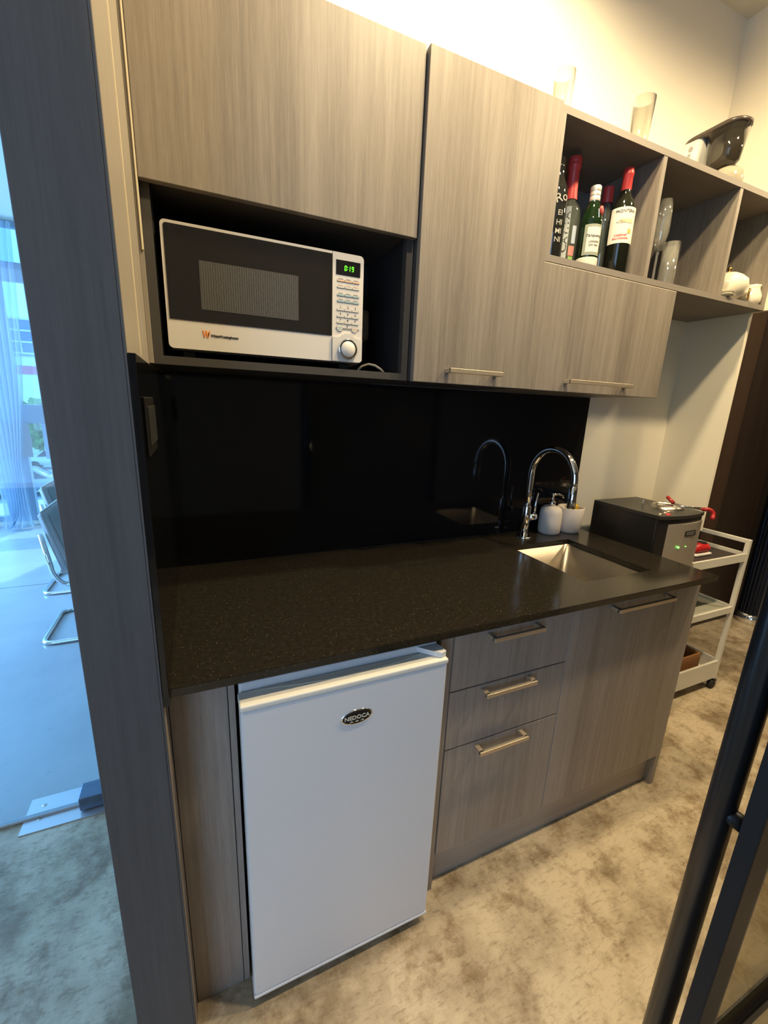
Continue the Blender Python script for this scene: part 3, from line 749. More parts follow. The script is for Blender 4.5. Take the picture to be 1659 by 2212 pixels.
# raised pod with dial
b = bmesh.new()
ol = [(XSPL+0.0008, MZ0+0.001), (MX1-0.006, MZ0+0.001), (MX1-0.001, MZ0+0.006), (MX1-0.001, 1.5660), (0.4745, 1.5675)] + [(0.4447+0.030*math.cos(a), 1.5440+0.0345*math.sin(a)) for a in [math.radians(q) for q in range(45, 136, 15)]] + [(0.4170, 1.5675), (XSPL+0.0008, 1.5675)]
prism_y(b, ol, MY-0.004, MY+0.001)
pod = mesh_obj('dial_pod', b, M_WHITE2, cp)
KX, KZ = 0.4447, 1.5400
kn = mesh_obj('dial', LATHE([(0.0, MY-0.0115), (0.0195, MY-0.0115), (0.0225, MY-0.0130), (0.0245, MY-0.0110), (0.0250, MY-0.004)], KX, KZ, ax='y', n=40), M_CHROME, cp, True)
mesh_obj('dial_cap', LATHE([(0.0, MY-0.0125), (0.0185, MY-0.0122), (0.0192, MY-0.0112)], KX, KZ, ax='y', n=40), M_WHITE2, kn, True)
# power plug and cable beside it
T = thing('power_plug', (0.585, -0.03, 1.60), 'grey plastic power plug cover on the back of the niche beside the microwave', 'plug')
mesh_obj('plug_body', BOX(0.545, 0.592, -0.055, -0.0125, 1.598, 1.690, 0.012, 3), pm('grey_plug_plastic', (0.36, 0.32, 0.26), 0.5), T)
pts = [(0.500, -0.20, 1.495), (0.512, -0.205, 1.508), (0.530, -0.21, 1.515), (0.548, -0.215, 1.512), (0.563, -0.22, 1.503), (0.572, -0.222, 1.495)]
pc = mesh_obj('power_cable', TUBE(pts, 0.0032, n=8), pm('beige_cable', (0.42, 0.36, 0.26), 0.5), T, True)

# ------------------------------------------------------------ bottles
M_PRN = pm('grey_white_print', (0.42, 0.40, 0.34), 0.6)
ZF = ZS+0.018
def bottle(name, label, x, y, prof, mat, caps, rz=0):
    t = thing(name, (x, y, ZF), label, 'bottle')
    mesh_obj('glass_body', LATHE([(r, ZF+z) for r, z in prof], x, y, n=32), mat, t, True)
    for cn, cprof, cm in caps:
        mesh_obj(cn, LATHE([(r, ZF+z) for r, z in cprof], x, y, n=24), cm, t, True)
    return t
def label_patch(t, x, y, r, w, z0, z1, mat, a0=0.0, name='paper_label', off=0.0006):
    bm = bmesh.new(); n = 14; rr = r+off
    A = [(a0 + (k/n-0.5)*w/rr) for k in range(n+1)]
    lo = [bm.verts.new((x+rr*math.sin(a), y-rr*math.cos(a), ZF+z0)) for a in A]
    hi = [bm.verts.new((x+rr*math.sin(a), y-rr*math.cos(a), ZF+z1)) for a in A]
    for k in range(n): bm.faces.new((lo[k], lo[k+1], hi[k+1], hi[k]))
    o = mesh_obj(name, bm, mat, t, True)
    return o
def ctext(t, body, size, x, y, r, z, mat, a=0.0, rot=0.0, off=0.0012, name='label_lettering', bold=0.0001, sx=1.0, shear=0.0):
    # lettering built flat in front, then wrapped round the bottle
    o = text(name, body, size, mat, t, face_y(x+a*r, y-r-off, ZF+z, rot), bold=bold, sx=sx, depth=0.0001, shear=shear)
    wrap_cyl(o, x, y, r); return o
wine = [(0, 0), (0.034, 0), (0.037, 0.004), (0.037, 0.185), (0.034, 0.205), (0.024, 0.225), (0.0155, 0.24), (0.0140, 0.262), (0.0140, 0.30)]
t = bottle('wine_bottle', 'dark red-wine bottle with red capsule and cream label, rightmost bottle on the shelf', 1.385, -0.243, wine, M_BOTK,
           [('capsule', [(0.0148, 0.247), (0.0150, 0.250), (0.0150, 0.288), (0.0162, 0.290), (0.0162, 0.298), (0.0150, 0.300), (0.0150, 0.310), (0, 0.311)], M_REDCAP)])
wl = label_patch(t, 1.385, -0.243, 0.037, 0.092, 0.090, 0.192, M_PAPER, a0=-0.65)
ctext(t, 'FRONTERA', 0.0115, 1.385, -0.243, 0.037, 0.180, M_DARKTXT, a=-0.62)
ctext(t, 'CABERNET', 0.0080, 1.385, -0.243, 0.037, 0.112, M_RED, a=-0.75)
ctext(t, 'SAUVIGNON', 0.0080, 1.385, -0.243, 0.037, 0.103, M_RED, a=-0.75)
label_patch(t, 1.385, -0.243, 0.037, 0.011, 0.118, 0.130, pm('gold_medal', (0.72, 0.42, 0.08), 0.4), a0=-0.10, name='medal_print', off=0.0012)
label_patch(t, 1.385, -0.243, 0.037, 0.040, 0.147, 0.158, pm('landscape_print', (0.66, 0.50, 0.30), 0.6), a0=-0.45, name='landscape_print', off=0.0011)
ctext(t, '~/^\\~', 0.012, 1.385, -0.243, 0.037, 0.150, pm('grey_print', (0.15, 0.14, 0.13), 0.6), a=-0.9, name='landscape_print')
gin = [(0, 0), (0.030, 0), (0.032, 0.004), (0.032, 0.120), (0.031, 0.128), (0.0325, 0.135), (0.0300, 0.142), (0.026, 0.165), (0.0185, 0.185), (0.0135, 0.192), (0.0135, 0.20)]
t = bottle('gin_bottle', 'short green gin bottle with silver cap and pale label', 1.256, -0.243, gin, M_BOTG,
           [('screw_cap', [(0.0150, 0.192), (0.0158, 0.194), (0.0158, 0.204), (0.0150, 0.205), (0.0158, 0.206), (0.0158, 0.216), (0.0150, 0.217), (0.0158, 0.218), (0.0158, 0.232), (0.0145, 0.234), (0, 0.234)], pm('silver_cap', (0.72, 0.68, 0.58), 0.35, metal=0.4)),
            ('foot_band', [(0.0326, 0.002), (0.0328, 0.003), (0.0328, 0.030), (0.0326, 0.031)], pm('silver_band', (0.62, 0.60, 0.50), 0.5))])
label_patch(t, 1.256, -0.243, 0.032, 0.058, 0.036, 0.122, pm('gin_label_border', (0.30, 0.32, 0.24), 0.6), a0=-0.45)
label_patch(t, 1.256, -0.243, 0.032, 0.044, 0.044, 0.114, pm('gin_label', (0.72, 0.68, 0.58), 0.6), off=0.0010, a0=-0.38)
ctext(t, 'Tanqueray', 0.0115, 1.256, -0.243, 0.032, 0.090, M_DARKTXT, off=0.0016, shear=0.3, a=-0.4)
ctext(t, 'LONDON', 0.0070, 1.256, -0.243, 0.032, 0.073, M_DARKTXT, off=0.0016, a=-0.35)
ctext(t, 'DRY GIN', 0.0070, 1.256, -0.243, 0.032, 0.063, M_DARKTXT, off=0.0016, a=-0.35)
b = LATHE([(0.0, -0.2705), (0.0085, -0.2705), (0.0095, -0.2695), (0.0095, -0.258)], 1.264, ZF+0.162, ax='y', n=20, sy=1.5)
mesh_obj('wax_seal', b, pm('dark_red_wax', (0.22, 0.01, 0.015), 0.4), t, True)
teq = [(0, 0), (0.036, 0), (0.038, 0.004), (0.038, 0.150), (0.037, 0.172), (0.030, 0.190), (0.0185, 0.202), (0.0160, 0.22), (0.0160, 0.29)]
t = bottle('tequila_bottle', 'tallest clear bottle with long red foil neck and vertical lettering', 1.212, -0.187, teq, M_BOTC,
           [('neck_foil', [(0.0195, 0.206), (0.0195, 0.212), (0.0175, 0.235), (0.0172, 0.290), (0.0205, 0.293), (0.0205, 0.304), (0.0195, 0.306), (0.0205, 0.309), (0.0205, 0.321), (0.018, 0.324), (0, 0.324)], M_REDCAP)])
label_patch(t, 1.212, -0.187, 0.038, 0.020, 0.030, 0.178, pm('frosted_strip', (0.42, 0.44, 0.40), 0.5), a0=-0.85, name='frosted_strip')
ctext(t, 'CAVITA', 0.026, 1.212, -0.187, 0.038, 0.106, M_DARKTXT, a=-0.85, rot=-math.pi/2, sx=1.25)
label_patch(t, 1.212, -0.187, 0.038, 0.014, 0.075, 0.125, pm('pale_blue_print', (0.50, 0.55, 0.62), 0.5), a0=-0.12, name='pale_print')
label_patch(t, 1.212, -0.187, 0.038, 0.020, 0.040, 0.068, pm('pink_print', (0.62, 0.25, 0.2), 0.5), a0=-0.2, name='pink_print')
label_patch(t, 1.212, -0.187, 0.038, 0.016, 0.012, 0.038, pm('green_print', (0.28, 0.45, 0.12), 0.5), a0=-0.2, name='green_print')
clr = [(0, 0), (0.028, 0), (0.030, 0.004), (0.030, 0.175), (0.026, 0.20), (0.0145, 0.222), (0.0135, 0.25), (0.0135, 0.27)]
t = bottle('clear_spirit_bottle', 'slim clear bottle with red screw cap, between the gin and the wine', 1.394, -0.166, clr, M_BOTC,
           [('screw_cap', [(0.0165, 0.242), (0.0172, 0.244), (0.0172, 0.285), (0.0175, 0.287), (0.0165, 0.290), (0, 0.290)], M_REDCAP)])
dk = [(0, 0), (0.030, 0), (0.032, 0.004), (0.032, 0.170), (0.027, 0.20), (0.016, 0.225), (0.014, 0.25), (0.014, 0.275), (0, 0.276)]
t = bottle('lettered_bottle', 'leftmost dark clear-glass bottle with white lettering, half hidden by the shelf side', 1.108, -0.238, dk, glass('dark_clear_bottle', (0.45, 0.46, 0.42), 1.5, 0.03, 0.3, (0.05, 0.05, 0.045)), [])
ctext(t, 'Ro', 0.034, 1.108, -0.238, 0.032, 0.165, M_PRN, a=-0.25, rot=-0.3)
for k, z in enumerate((0.125, 0.10, 0.077, 0.055)):
    ctext(t, 'EHMN'[k]+'I', 0.020, 1.108, -0.238, 0.032, z, M_PRN, a=-0.25)
# a second clear spirit bottle stands between
t = bottle('faded_label_bottle', 'clear bottle with faded label in the back, left of the tall bottle', 1.150, -0.120, [(0, 0), (0.030, 0), (0.031, 0.004), (0.031, 0.150), (0.026, 0.18), (0.015, 0.20), (0.014, 0.235), (0, 0.236)], M_BOTC, [])
label_patch(t, 1.150, -0.120, 0.031, 0.055, 0.04, 0.12, pm('faded_label', (0.33, 0.36, 0.30), 0.6))

# ------------------------------------------------------------ glasses in the middle cubby
def flute(x, y, h, r, lab):
    t = thing('champagne_flute', (x, y, ZF), lab, 'glass', group=None)
    s = h*0.42
    mesh_obj('foot_and_stem', LATHE([(0, ZF), (r*1.1, ZF+0.001), (r*1.0, ZF+0.003), (0.006, ZF+0.010), (0.0042, ZF+0.03), (0.0042, ZF+s-0.01), (0.007, ZF+s), (0, ZF+s+0.003)], x, y, n=20), M_GLASSD, t, True)
    mesh_obj('bowl', LATHE([(0.002, ZF+s+0.002), (0.012, ZF+s+0.006), (r*0.8, ZF+s+0.035), (r, ZF+s+0.06), (r*0.98, ZF+h*0.85), (r*0.96, ZF+h), (r*0.89, ZF+h), (r*0.91, ZF+h*0.85), (r*0.93, ZF+s+0.06), (r*0.72, ZF+s+0.038), (0, ZF+s+0.012)], x, y, n=24), M_GLASSD, t, True)
flute(1.605, -0.225, 0.272, 0.026, 'tallest and foremost clear champagne flute in the middle cubby')
flute(1.548, -0.205, 0.232, 0.028, 'clear stemmed flute nearest the divider in the middle cubby')
flute(1.640, -0.165, 0.265, 0.027, 'clear champagne flute behind the tallest one, furthest right in the middle cubby')
flute(1.575, -0.130, 0.240, 0.026, 'rearmost clear flute against the back of the middle cubby')
def tumbler(x, y, z, h, r0, r1, lab, mat=None):
    o = mesh_obj('drinking_glass', LATHE([(0, z), (r0, z), (r0+0.001, z+0.004), (r1, z+h), (r1-0.0025, z+h), (r0-0.002, z+0.010), (0, z+0.009)], x, y, n=28), mat or M_GLASSD, None, True)
    return tag(o, lab, 'glass')
tumbler(1.663, -0.232, ZF, 0.150, 0.026, 0.030, 'low clear tumbler standing right of the champagne flutes')
tumbler(1.446, -0.205, ZT, 0.165, 0.025, 0.036, 'tall clear glass standing on top of the open shelf', glass('top_glass', (0.975, 0.975, 0.95), 1.3, 0.02))
tumbler(1.115, -0.200, ZT, 0.140, 0.025, 0.034, 'faint clear glass on the shelf top beside the tall door', glass('top_glass2', (0.985, 0.985, 0.97), 0.9, 0.02))

# ------------------------------------------------------------ porcelain in the right cubby
TX, TY = 2.024, -0.232
t = thing('teapot', (TX, TY, ZF), 'round cream porcelain teapot with gold lid knob in the right cubby', 'teapot')
mesh_obj('pot', LATHE([(0, ZF), (0.032, ZF), (0.034, ZF+0.006), (0.060, ZF+0.025), (0.072, ZF+0.055), (0.067, ZF+0.080), (0.055, ZF+0.090), (0.040, ZF+0.090)], TX, TY), M_PORC, t, True)
mesh_obj('spout', TUBE([(TX+0.052, TY+0.03, ZF+0.055), (TX+0.070, TY+0.045, ZF+0.075), (TX+0.082, TY+0.055, ZF+0.096)], [0.015, 0.010, 0.006], n=12), M_PORC, t, True)
ld = mesh_obj('lid', LATHE([(0.055, ZF+0.0895), (0.052, ZF+0.094), (0.030, ZF+0.106), (0.008, ZF+0.110), (0, ZF+0.110)], TX, TY), M_PORC, t, True)
mesh_obj('knob', LATHE([(0, ZF+0.109), (0.004, ZF+0.110), (0.004, ZF+0.116), (0.008, ZF+0.122), (0.006, ZF+0.129), (0, ZF+0.131)], TX, TY, n=14), M_GOLD, ld, True)
for k, dz in enumerate((0.0, 0.009)):
    o = mesh_obj('saucer', LATHE([(0, ZF+dz), (0.030, ZF+dz), (0.050, ZF+dz+0.006), (0.060, ZF+dz+0.010), (0.050, ZF+dz+0.008), (0, ZF+dz+0.003)], 1.945-0.003*k, -0.250, n=28, sx=0.75), M_PORC, None, True)
    tag(o, ('lower' if k == 0 else 'upper') + ' cream porcelain saucer of the stacked pair beside the teapot', 'saucer')
# keep saucers and pot apart
JX, JY = 2.148, -0.258
t = thing('milk_jug', (JX, JY, ZF), 'small cream porcelain jug with gilded handle right of the teapot', 'jug')
mesh_obj('jug_body', LATHE([(0, ZF), (0.026, ZF), (0.036, ZF+0.015), (0.037, ZF+0.035), (0.028, ZF+0.058), (0.027, ZF+0.068), (0.030, ZF+0.074), (0.027, ZF+0.073), (0.024, ZF+0.060), (0.034, ZF+0.035), (0, ZF+0.006)], JX, JY), M_PORC, t, True)
mesh_obj('handle', TUBE([(JX-0.030, JY-0.012, ZF+0.055), (JX-0.046, JY-0.018, ZF+0.054), (JX-0.052, JY-0.020, ZF+0.038), (JX-0.044, JY-0.017, ZF+0.022), (JX-0.034, JY-0.012, ZF+0.020)], 0.0035, n=8), M_GOLD, t, True)

# ------------------------------------------------------------ hopper appliance on top of the shelf
AX = 1.900
t = thing('hopper_appliance', (AX, -0.17, ZT), 'white dispenser with smoky dark hopper on top of the shelf by the corner', 'dispenser')
def loft(bm, sections, mi=0):
    rings = []
    for z, (x0, x1, y0, y1, r) in sections:
        rings.append([bm.verts.new((x, y, z)) for x, y in rrect(x0, x1, y0, y1, r, 5)])
    for a, c in zip(rings[:-1], rings[1:]):
        for i in range(len(a)): bm.faces.new((a[i], a[(i+1) % len(a)], c[(i+1) % len(a)], c[i]))
    bm.faces.new(rings[0]); bm.faces.new(rings[-1])
    return bm
mesh_obj('rear_column', loft(bmesh.new(), [(ZT, (AX-0.052, AX+0.052, -0.130, -0.066, 0.02)), (2.36, (AX-0.051, AX+0.051, -0.134, -0.064, 0.02)), (2.411, (AX-0.051, AX+0.051, -0.139, -0.062, 0.02))]), pm('white_appliance', (0.72, 0.70, 0.62), 0.4), t, True)
mesh_obj('hopper', loft(bmesh.new(), [(2.295, (AX-0.030, AX+0.030, -0.235, -0.165, 0.028)), (2.310, (AX-0.042, AX+0.042, -0.248, -0.152, 0.035)), (2.411, (AX-0.051, AX+0.051, -0.264, -0.140, 0.045))]), M_SMOKE, t, True)
mesh_obj('lid', loft(bmesh.new(), [(2.411, (AX-0.054, AX+0.054, -0.268, -0.056, 0.050)), (2.421, (AX-0.054, AX+0.054, -0.268, -0.056, 0.050)), (2.425, (AX-0.050, AX+0.050, -0.262, -0.062, 0.048))]), pm('dark_brown_lid', (0.06, 0.045, 0.035), 0.3), t, True)
mesh_obj('catch_bowl', LATHE([(0, ZT), (0.045, ZT), (0.052, ZT+0.012), (0.055, ZT+0.038), (0.048, ZT+0.062), (0.032, ZT+0.076), (0, ZT+0.080)], AX+0.012, -0.215), glass('frosted_bowl', (0.75, 0.72, 0.62), 1.5, 0.15, 0.55, (0.55, 0.50, 0.38)), t, True)
b = bmesh.new()
for k in range(26):
    a, rr = random.random()*6.28, random.random()*0.026
    box(b, AX+0.012+rr*math.cos(a)-0.006, AX+0.012+rr*math.cos(a)+0.006, -0.222+rr*math.sin(a)-0.006, -0.222+rr*math.sin(a)+0.006, ZT+0.035+random.random()*0.02, ZT+0.052+random.random()*0.010)
pk = mesh_obj('kibble_contents', b, pm('brown_grounds', (0.16, 0.12, 0.08), 0.9), t); pk['kind'] = 'stuff'
b = bmesh.new()
for k, (dz, r) in enumerate(((0.0, 0.007), (-0.035, 0.005), (-0.055, 0.003), (-0.07, 0.002))):
    lathe(b, [(0, -0.0), (r, 0.0)], 0, 0, n=8)
b.free()
b = bmesh.new()
for y, z, r in ((-0.105, 2.385, 0.009), (-0.102, 2.365, 0.007), (-0.104, 2.345, 0.004), (-0.106, 2.325, 0.005), (-0.108, 2.305, 0.003)):
    lathe(b, [(0, AX-0.0525), (r, AX-0.0525), (r*0.7, AX-0.052)], y, z, n=6, ax='x')
mesh_obj('side_print', b, pm('grey_floral_print', (0.30, 0.30, 0.28), 0.7), t)

# ------------------------------------------------------------ ice maker on its stand (right of the worktop)
IX0, IX1, IY0, IY1, IZ0, IZ1 = 1.690, 1.965, -0.385, -0.065, 0.770, 1.034
t = thing('side_table', (1.82, -0.22, 0), 'white metal side table under the ice maker, right of the base cabinet', 'table')
mesh_obj('table_top', BOX(1.680, 1.980, -0.380, -0.055, 0.745, IZ0-0.008, 0.002), M_CARTW, t)
for x in (1.684, 1.958):
    for y in (-0.378, -0.075): mesh_obj('leg', BOX(x, x+0.018, y, y+0.018, 0, 0.745), M_CARTW, t)
t = thing('ice_maker', (1.82, -0.22, IZ0), 'black countertop ice maker with silver front beyond the sink', 'ice maker')
mesh_obj('housing', BOX(IX0, IX1, IY0+0.02, IY1, IZ0, IZ1-0.006, 0.008, 3), M_BLACKP, t)
for x in (IX0+0.03, IX1-0.03):
    for y in (IY0+0.05, IY1-0.03): mesh_obj('foot', LATHE([(0, IZ0-0.0075), (0.010, IZ0-0.0075), (0.010, IZ0+0.001), (0, IZ0+0.001)], x, y, n=12), M_RUBBER, t)
# bowed front panel
def bowed(bm, x0, x1, yb, depth, z0, z1, n=12, back=0.02):
    f = []
    for k in range(n+1):
        u = k/n; x = x0+(x1-x0)*u; f.append((x, yb-depth*math.sin(math.pi*u)**0.8))
    ol = f + [(x1, yb+back), (x0, yb+back)]
    return prism_z(bm, ol, z0, z1)
mesh_obj('silver_front', bowed(bmesh.new(), IX0+0.032, IX1-0.004, IY0+0.012, 0.022, IZ0+0.012, IZ1-0.034), pm('silver_panel', (0.50, 0.44, 0.38), 0.40, metal=0.55), t)
mesh_obj('front_frame', bowed(bmesh.new(), IX0+0.002, IX1-0.001, IY0+0.018, 0.020, IZ0+0.006, IZ1-0.014), M_BLACKP, t)
mesh_obj('top_cover', bowed(bmesh.new(), IX0-0.001, IX1+0.001, IY0+0.014, 0.022, IZ1-0.013, IZ1, back=IY1-IY0-0.02), pm('black_textured_top', (0.028, 0.027, 0.025), 0.42), t)
bdg = mesh_obj('badge', BOX(1.826, 1.890, IY0-0.012, IY0+0.01, 0.948, 0.970, 0.001), M_BLACKP, t)
b = bmesh.new()
for z0, xa, xb in ((0.962, 1.831, 1.884), (0.954, 1.831, 1.878)):
    for k in range(7): box(b, xa+k*(xb-xa)/7, xa+(k+0.72)*(xb-xa)/7, IY0-0.0124, IY0-0.011, z0, z0+0.0035)
mesh_obj('badge_print', b, pm('badge_grey', (0.3, 0.28, 0.25), 0.5), bdg)
b = bmesh.new()
lathe(b, [(0, IY0-0.0125), (0.0038, IY0-0.0125), (0.004, IY0+0.01)], 1.800, 0.905, ax='y', n=16)
mesh_obj('green_indicator', b, M_GREEN, t)
mesh_obj('green_indicator', LATHE([(0, IY0-0.0125), (0.0018, IY0-0.0125), (0.002, IY0+0.01)], 1.845, 0.905, ax='y', n=12), M_GREEN, t)
for x, y, m_, s in ((1.728, -0.345, M_STEEL, 0.010), (1.755, -0.358, M_RED, 0.013), (1.772, -0.335, M_STEEL, 0.010), (1.808, -0.325, M_STEEL, 0.009)):
    mesh_obj('button', LATHE([(0, IZ1+0.0035), (s*0.9, IZ1+0.003), (s, IZ1-0.001)], x, y, n=20, sy=0.6), m_, t, True)
w = mesh_obj('lid_window_rim', LATHE([(0.048, IZ1-0.001), (0.052, IZ1+0.012), (0.060, IZ1+0.014), (0.066, IZ1-0.001)], 1.885, -0.270, n=36, sy=0.9), M_STEEL, t, True)
mesh_obj('lid_window', LATHE([(0, IZ1+0.016), (0.03, IZ1+0.012), (0.049, IZ1+0.004)], 1.885, -0.270, n=36, sy=0.9), M_CHROME, t, True)
t = thing('red_handled_pliers', (1.93, -0.36, IZ1), 'metal tool with red handles lying on the ice maker front corner', 'tool')
mesh_obj('jaws', TUBE([(1.865, -0.325, IZ1+0.020), (1.90, -0.345, IZ1+0.018), (1.945, -0.378, IZ1+0.014)], [0.003, 0.005, 0.006], n=8), M_CHROME, t, True)
mesh_obj('red_handle', TUBE(rounded([(1.940, -0.375, IZ1+0.013), (1.958, -0.392, IZ1+0.016), (1.968, -0.402, IZ1+0.004), (1.962, -0.408, IZ1-0.012), (1.952, -0.410, IZ1-0.020)], 0.010), 0.0080, n=10), M_REDD, t, True)
mesh_obj('red_handle', TUBE([(1.895, -0.285, IZ1+0.022), (1.902, -0.262, IZ1+0.034), (1.904, -0.250, IZ1+0.040)], 0.0075, n=10), M_REDD, t, True)
mesh_obj('pivot_pin', TUBE([(1.800, -0.22, IZ1-0.002), (1.800, -0.22, IZ1+0.026)], 0.004, n=8), M_CHROME, t, True)

# ------------------------------------------------------------ utility cart
CX0, CX1, CY0, CY1 = 2.110, 2.555, -0.300, 0.085
t = thing('utility_cart', ((CX0+CX1)/2, -0.1, 0), 'white three-tier metal trolley on casters beside the dark wall', 'cart')
for x in (CX0, CX1-0.02):
    for y in (CY0, CY1-0.02):
        mesh_obj('post', BOX(x, x+0.020, y, y+0.020, 0.055, 0.765 if x == CX0 else 0.835, 0.001), M_CARTW, t)
        cs = mesh_obj('caster', LATHE([(0, y-0.004), (0.022, y-0.004), (0.024, y), (0.024, y+0.014), (0.022, y+0.018), (0, y+0.018)], x-0.004, 0.0245, ax='y', n=20), M_RUBBER, t, True)
        mesh_obj('caster_fork', BOX(x-0.002, x+0.016, y-0.006, y+0.021, 0.038, 0.055, 0.002), M_BLACKP, cs)
mesh_obj('end_handle', BOX(CX1-0.018, CX1-0.002, CY0+0.021, CY1-0.021, 0.815, 0.835, 0.002), M_CARTW, t)
def tray(name, z0, z1, fl, mat_floor):
    b = bmesh.new()
    box(b, CX0+0.021, CX1-0.021, CY0+0.001, CY0+0.012, z0, z1); box(b, CX0+0.021, CX1-0.021, CY1-0.012, CY1-0.001, z0, z1)
    box(b, CX0+0.001, CX0+0.012, CY0+0.021, CY1-0.021, z0, z1); box(b, CX1-0.012, CX1-0.001, CY0+0.021, CY1-0.021, z0, z1)
    o = mesh_obj(name, b, M_CARTW, t)
    mesh_obj('tray_floor', BOX(CX0+0.012, CX1-0.012, CY0+0.012, CY1-0.012, fl, fl+0.006), mat_floor, o)
tray('top_tray', 0.725, 0.765, 0.742, pm('dark_tray_liner', (0.045, 0.035, 0.032), 0.6))
tray('middle_tray', 0.445, 0.478, 0.458, pm('grey_tray_floor', (0.45, 0.44, 0.36), 0.5))
tray('bottom_tray', 0.062, 0.165, 0.085, M_CARTW)
t = thing('wooden_tray', (2.35, -0.11, 0.091), 'orange-brown wooden tray leaning inside the trolley bottom tier', 'tray')
b = bmesh.new()
box(b, 2.250, 2.450, -0.255, -0.247, 0.092, 0.205, 0.002); box(b, 2.250, 2.450, 0.035, 0.043, 0.092, 0.205, 0.002)
box(b, 2.250, 2.258, -0.247, 0.035, 0.092, 0.205, 0.002); box(b, 2.442, 2.450, -0.247, 0.035, 0.092, 0.205, 0.002)
mesh_obj('rim', b, M_TRAYW, t)
mesh_obj('tray_base', BOX(2.258, 2.442, -0.247, 0.035, 0.092, 0.100), M_TRAYW, t)
# red and white shoe
t = thing('toy_shoe', (2.32, -0.195, 0.748), 'small bright red and white shoe on the trolley top tray', 'shoe')
def shoe_ring(x, yc, w, z0, z1, n=14):
    return [(x, yc+w*math.cos(2*math.pi*k/n), z0+(z1-z0)*(0.5+0.5*math.sin(2*math.pi*k/n))) for k in range(n)]
def skin(bm, rings):
    R2 = [[bm.verts.new(p) for p in r] for r in rings]
    for a, c in zip(R2[:-1], R2[1:]):
        for i in range(len(a)): bm.faces.new((a[i], a[(i+1) % len(a)], c[(i+1) % len(a)], c[i]))
    bm.faces.new(R2[0]); bm.faces.new(R2[-1]); return bm
xs = 2.264
mesh_obj('sole', BOX(xs-0.002, xs+0.125, -0.225, -0.165, 0.7485, 0.763, 0.007, 3), pm('white_rubber', (0.75, 0.72, 0.66), 0.6), t, True)
mesh_obj('upper', skin(bmesh.new(), [shoe_ring(xs+a, -0.195, w_, 0.7625, z_) for a, w_, z_ in ((0.002, 0.015, 0.785), (0.012, 0.024, 0.806), (0.04, 0.026, 0.812), (0.07, 0.027, 0.812), (0.10, 0.027, 0.810), (0.114, 0.024, 0.800), (0.122, 0.016, 0.785))]), M_RED, t, True)
mesh_obj('collar_opening', LATHE([(0, 0.8135), (0.016, 0.8135), (0.019, 0.8115)], xs+0.075, -0.195, n=20, sx=1.4), M_SEAM, t, True)

# ribbed cylinder by the dark wall
QX, QY, QR = 3.650, 0.072, 0.080
t = thing('ribbed_column_stand', (QX, QY, 0), 'tall glossy black ribbed cylinder with chrome foot against the dark wall', 'cylinder stand')
bm = bmesh.new(); n = 96; lo, hi = [], []
for k in range(n):
    a = 2*math.pi*k/n; r = QR*(0.955 if k % 4 in (2, 3) else 1.0)
    lo.append(bm.verts.new((QX+r*math.cos(a), QY+r*math.sin(a), 0.075))); hi.append(bm.verts.new((QX+r*math.cos(a), QY+r*math.sin(a), 1.75)))
for k in range(n): bm.faces.new((lo[k], lo[(k+1) % n], hi[(k+1) % n], hi[k]))
bm.faces.new(hi); bm.faces.new(lo)
mesh_obj('ribbed_body', bm, M_BLUEM, t)
mesh_obj('chrome_foot', LATHE([(0, 0), (QR*1.02, 0), (QR*1.02, 0.075), (0, 0.0755)], QX, QY, n=40), M_CHROME, t, True)

# ------------------------------------------------------------ glass partition door in the near foreground (right)
DX0, DX1, DYA, DYB = 0.652, 0.700, -1.2015, -1.1815
t = bpy.data.objects.new('door_1', None); COL.objects.link(t); t.location = (1.1, -1.19, 0); t['kind'] = 'structure'
t['label'] = 'black framed glass door leaf close to the camera'
b = bmesh.new()
box(b, DX0, DX1, DYA, DYB, 0.01, 2.30, 0.002); box(b, 1.55, 1.60, DYA, DYB, 0.01, 2.30, 0.002)
box(b, DX1, 1.55, DYA, DYB, 0.01, 0.09, 0.002); box(b, DX1, 1.55, DYA, DYB, 2.25, 2.30, 0.002); box(b, DX1, 1.55, DYA, DYB, 0.44, 0.475, 0.002)
mesh_obj('door_frame', b, M_BLACKM, t)
mesh_obj('glazing_bead', BOX(DX1, DX1+0.014, DYA+0.003, DYB-0.003, 0.09, 2.25), pm('bronze_bead', (0.05, 0.042, 0.03), 0.4), t)
mesh_obj('glass_pane', BOX(DX1+0.014, 1.55, -1.193, -1.190, 0.09, 2.25), glass('door_pane', (0.72, 0.68, 0.55), 1.0, 0.02), t)
h = mesh_obj('pull_handle', TUBE([(0.680, -1.149, 0.20), (0.680, -1.149, 2.05)], 0.0165, n=28), pm('black_handle', (0.008, 0.008, 0.009), 0.28, spec=0.3), t, True)
for z in (0.905, 1.75): mesh_obj('standoff', TUBE([(0.680, -1.181, z), (0.680, -1.150, z)], 0.011, n=16), M_BLACKM, h, True)
mesh_obj('lock_cylinder', TUBE([(0.706, -1.181, 1.142), (0.706, -1.150, 1.142)], 0.013, n=20), M_CHROME, t, True)

